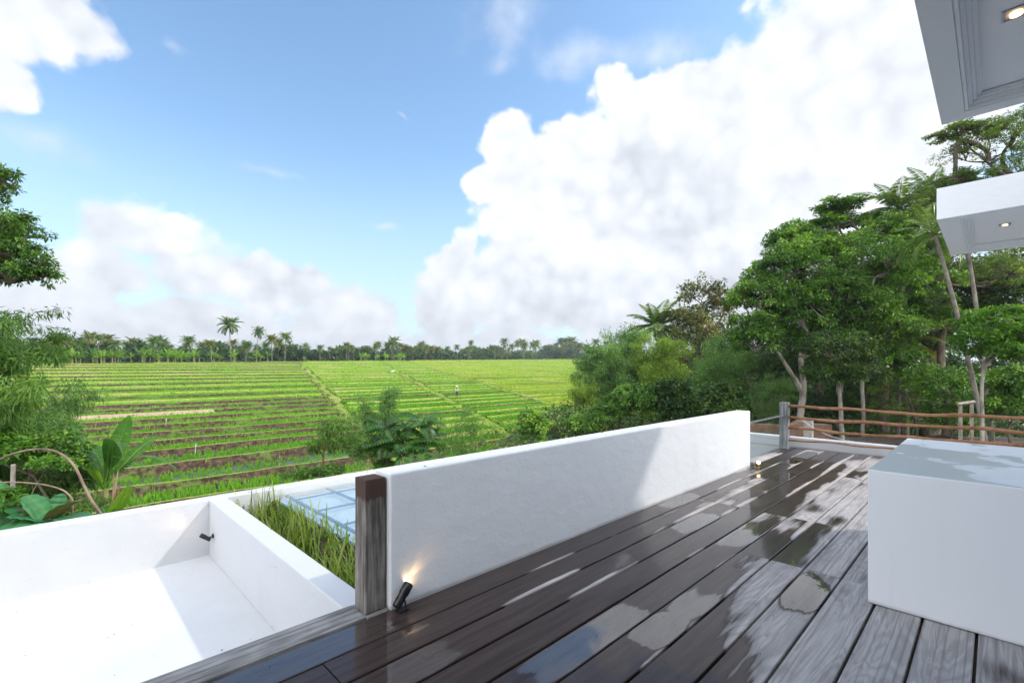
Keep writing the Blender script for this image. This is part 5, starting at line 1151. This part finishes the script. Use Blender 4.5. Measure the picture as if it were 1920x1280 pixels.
for px, py in ((665, 655), (690, 650), (707, 643), (728, 652), (752, 660), (760, 655), (775, 655), (808, 655), (815, 652), (822, 655), (842, 660), (870, 655), (878, 660), (903, 658), (928, 650), (945, 648), (970, 642), (982, 640), (1005, 643), (1022, 655), (1035, 650), (1042, 646), (1052, 638), (1058, 640), (1072, 638), (1078, 642), (1095, 648), (1115, 640), (1125, 650), (1105, 655), (640, 662), (617, 664), (600, 660)):
    x, y, Y = edge_pt(px, 12+r.uniform(0, 30)); Y = min(Y, 420); d = Fv+Rv*((px-HX)/FOC); x, y = d[0]*Y, d[1]*Y
    H = ((HY-(py+2))/FOC*Y+CAMZ)-float(gz(x, y)); far_palm(int(r.integers(0, 6)), x, y, float(np.clip(H, 5, 22)), r.uniform(0, 6.28), FR, 'small distant palms of the right tree line')
for px in r.uniform(600, 1150, 70):
    x, y, Y = edge_pt(px, r.uniform(4, 30)); Y = min(Y, 410); d = Fv+Rv*((px-HX)/FOC); x, y = d[0]*Y, d[1]*Y
    far_palm(int(r.integers(0, 6)), x, y, r.uniform(.026, .040)*Y*r.uniform(.6, 1), r.uniform(0, 6.28), FR, 'small distant palms of the right tree line')
for k in range(6):
    if k not in used: 
        for o_ in gen[k][:3]: bpy.data.objects.remove(o_)
# banana plants and bushes along the far edge
bg_ = []
for s_ in range(3):
    rb = np.random.default_rng(300+s_); root = empty('banana_plant', (0, 0, 0), 'x', 'banana plant'); gs = Geo(); gl = Geo()
    for st_ in range(1):
        o_ = np.array([rb.normal()*.6, rb.normal()*.6, 0]); gs.tube([o_, o_+UP*1.6], [.16, .11], 6)
        for i in range(7):
            a = i*2.4+rb.uniform(0, .5); e_ = rad(75-12*i); L = 2.0; dd = np.array([math.cos(a)*math.cos(e_), math.sin(a)*math.cos(e_), math.sin(e_)])
            P = [o_+UP*1.6, o_+UP*1.6+dd*L*.5+UP*.15, o_+UP*1.6+dd*L-UP*.25]; sd_ = unit(np.cross(dd, UP)[None])[0]*.3
            gl.add([P[0], P[1]+sd_, P[2], P[1]-sd_], [(0, 1, 2, 3)], 0, rb.random())
    a_ = gs.make('stem', 'culm', root); b_ = gl.make('leaf', 'banana_pale' if s_ < 2 else 'banana_leaf', root); bg_.append((root, a_, b_))
usedb = set()
for i in range(70):
    px = r.choice([r.uniform(110, 230), r.uniform(230, 420), r.uniform(300, 560), r.uniform(660, 760)]); x, y, Y = edge_pt(px, r.uniform(.5, 5)); k = i % 3; root, a_, b_ = bg_[k]
    if k not in usedb: o = root; usedb.add(k)
    else:
        o = root.copy(); COL.objects.link(o)
        for c_ in (a_, b_): d = c_.copy(); COL.objects.link(d); d.parent = o
    s_ = r.uniform(.8, 1.35); o.scale = (s_,)*3; o.location = (x, y, float(gz(x, y))); o.rotation_euler.z = r.uniform(0, 6.28); o['label'] = 'pale green banana clump at the foot of the far palms'; o['group'] = 'banana clumps along the far edge of the paddies'
for i, (px, w, h, lab, m_) in enumerate(((135, 26, 2.6, 'round green bush at the left end of the far tree line', 'leaf_green'), (172, 24, 2.4, 'second round bush from the left end of the far tree line', 'leaf_bright'), (205, 16, 3.0, 'dark brownish bush between small palms in the far tree line', 'leaf_brownish'), (320, 40, 2.0, 'long bush behind the banana clumps of the far tree line', 'leaf_green'), (765, 26, 5.0, 'large dark bushy tree in the middle of the far tree line', 'leaf_dark'), (985, 26, 7.5, 'bushy tree standing out in the right half of the far tree line', 'leaf_green'), (940, 20, 6., 'smaller bushy tree left of another in the right half of the far tree line', 'leaf_brownish'))):
    x, y, Y = edge_pt(px, 6); Y = min(Y, 400); d = Fv+Rv*((px-HX)/FOC); x, y = d[0]*Y, d[1]*Y; z = float(gz(x, y)); pyy = HY-(z+h*.55-CAMZ)/Y*FOC
    T_('bush' if h < 4 else 'broadleaf_tree', lab, 'bush' if h < 4 else 'tree', (x, y, z), [(px, pyy, Y, w*.6, h*.5/Y*FOC), (px+w*.5, pyy+1, Y, w*.4, h*.4/Y*FOC)], .5, 'broad', m_, tr=.15, leaves=18, cden=.8, seed=400+i, clump=.3, twig=False)
# continuous far-off woodland belt behind
g = Geo(); N = 6800; px = np.concatenate([r.uniform(-80, 640, 2400), r.uniform(560, 1500, N-2400)]); u = (px-HX)/FOC; Y = (151+r.uniform(14, 60, N))/((Fv[1]+Rv[1]*u)-.32*(Fv[0]+Rv[0]*u)); Y = np.where((Y < 0) | (Y > 430), 430-r.uniform(0, 30, N), Y)
p = Fv[0]*Y+Rv[0]*u*Y; q = Fv[1]*Y+Rv[1]*u*Y; hmax = np.where(px < 600, 4.4, .0205*Y)*(1+.25*np.sin(px*.05)+.18*np.sin(px*.13)); zz = gz(p, q)+r.random(N)*hmax
C = np.stack([p, q, zz], 1); qd, rc = clump_leaves(r, C, .0055*Y+.3, 16, 1.7, .55, 'broad'); sc_ = None
g.addq(qd, 4, 0, rc); o = g.make('far_woodland', 'leaf_dark'); tag(o, 'far-off belt of woodland beyond the paddies', 'woodland', kind='stuff')
g = Geo(); N = 1500; px = r.uniform(1250, 2300, N); u = (px-HX)/FOC; Y = r.uniform(66, 100, N); p = Fv[0]*Y+Rv[0]*u*Y; q = Fv[1]*Y+Rv[1]*u*Y
C = np.stack([p, q, gz(p, q)+r.random(N)*(9+4*np.sin(px*.03))], 1); qd, rc = clump_leaves(r, C, np.full(N, 1.3), 22, .8, .5, 'broad'); g.addq(qd, 4, 0, rc)
o = g.make('far_woodland', 'leaf_dark'); tag(o, 'dense dark woodland closing off the view behind the wood', 'woodland', kind='stuff')
# orange roofs peeping out at far left
for i, (px, py, lab) in enumerate(((45, 660, 'orange tiled roof far off at the left, nearer the frame edge'), (85, 658, 'orange tiled roof far off at the left behind the palms'))):
    x, y, Y = edge_pt(px, 25); e = empty('house', (x, y, float(gz(x, y))), lab, 'house'); zt = pt(px, py, Y).z; zb = float(gz(x, y)); g = Geo(); g.box((x-3, y-2.5, zb), (x+3, y+2.5, zt-1.2)); ch(g, 'wall', 'white_plaster', e)
    g = Geo(); V = [(x-3.6, y-3.1, zt-1.3), (x+3.6, y-3.1, zt-1.3), (x+3.6, y+3.1, zt-1.3), (x-3.6, y+3.1, zt-1.3), (x-1.5, y, zt), (x+1.5, y, zt)]; g.add(V, [(0, 1, 5, 4), (1, 2, 5), (2, 3, 4, 5), (3, 0, 4), (3, 2, 1, 0)]); ch(g, 'roof', 'roof_tile', e)
# undergrowth covering the forest floor on the right and under the left thicket
r = np.random.default_rng(78)
def cover(name, n, pr, qr, leaf, m_, label, h=.7, cond=None):
    p = r.uniform(*pr, n); q = r.uniform(*qr, n)
    if cond is not None: k = cond(p, q); p, q = p[k], q[k]
    z = gz(p, q)+r.uniform(0, h, len(p)); g = Geo(); qd, rc = clump_leaves(r, np.stack([p, q, z], 1), r.uniform(.3, .8, len(p)), 22, leaf, .5, 'broad'); g.addq(qd, 4, 0, rc); o = g.make(name, m_); tag(o, label, 'undergrowth', kind='stuff')
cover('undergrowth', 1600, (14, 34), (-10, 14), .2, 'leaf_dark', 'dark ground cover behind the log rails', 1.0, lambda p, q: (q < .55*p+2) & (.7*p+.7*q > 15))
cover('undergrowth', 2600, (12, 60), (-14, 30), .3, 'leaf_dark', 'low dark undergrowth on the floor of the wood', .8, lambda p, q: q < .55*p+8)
cover('undergrowth', 1500, (-25, 40), (9, 24), .2, 'leaf_feather', 'tangled low growth between the house and the first paddies', .7)

if HAZE:
    g = Geo(); g.box((-3600, -3000, -14), (3800, 3800, 48)); o = g.make('haze', 'haze_air'); tag(o, 'thin humid air', kind='stuff')
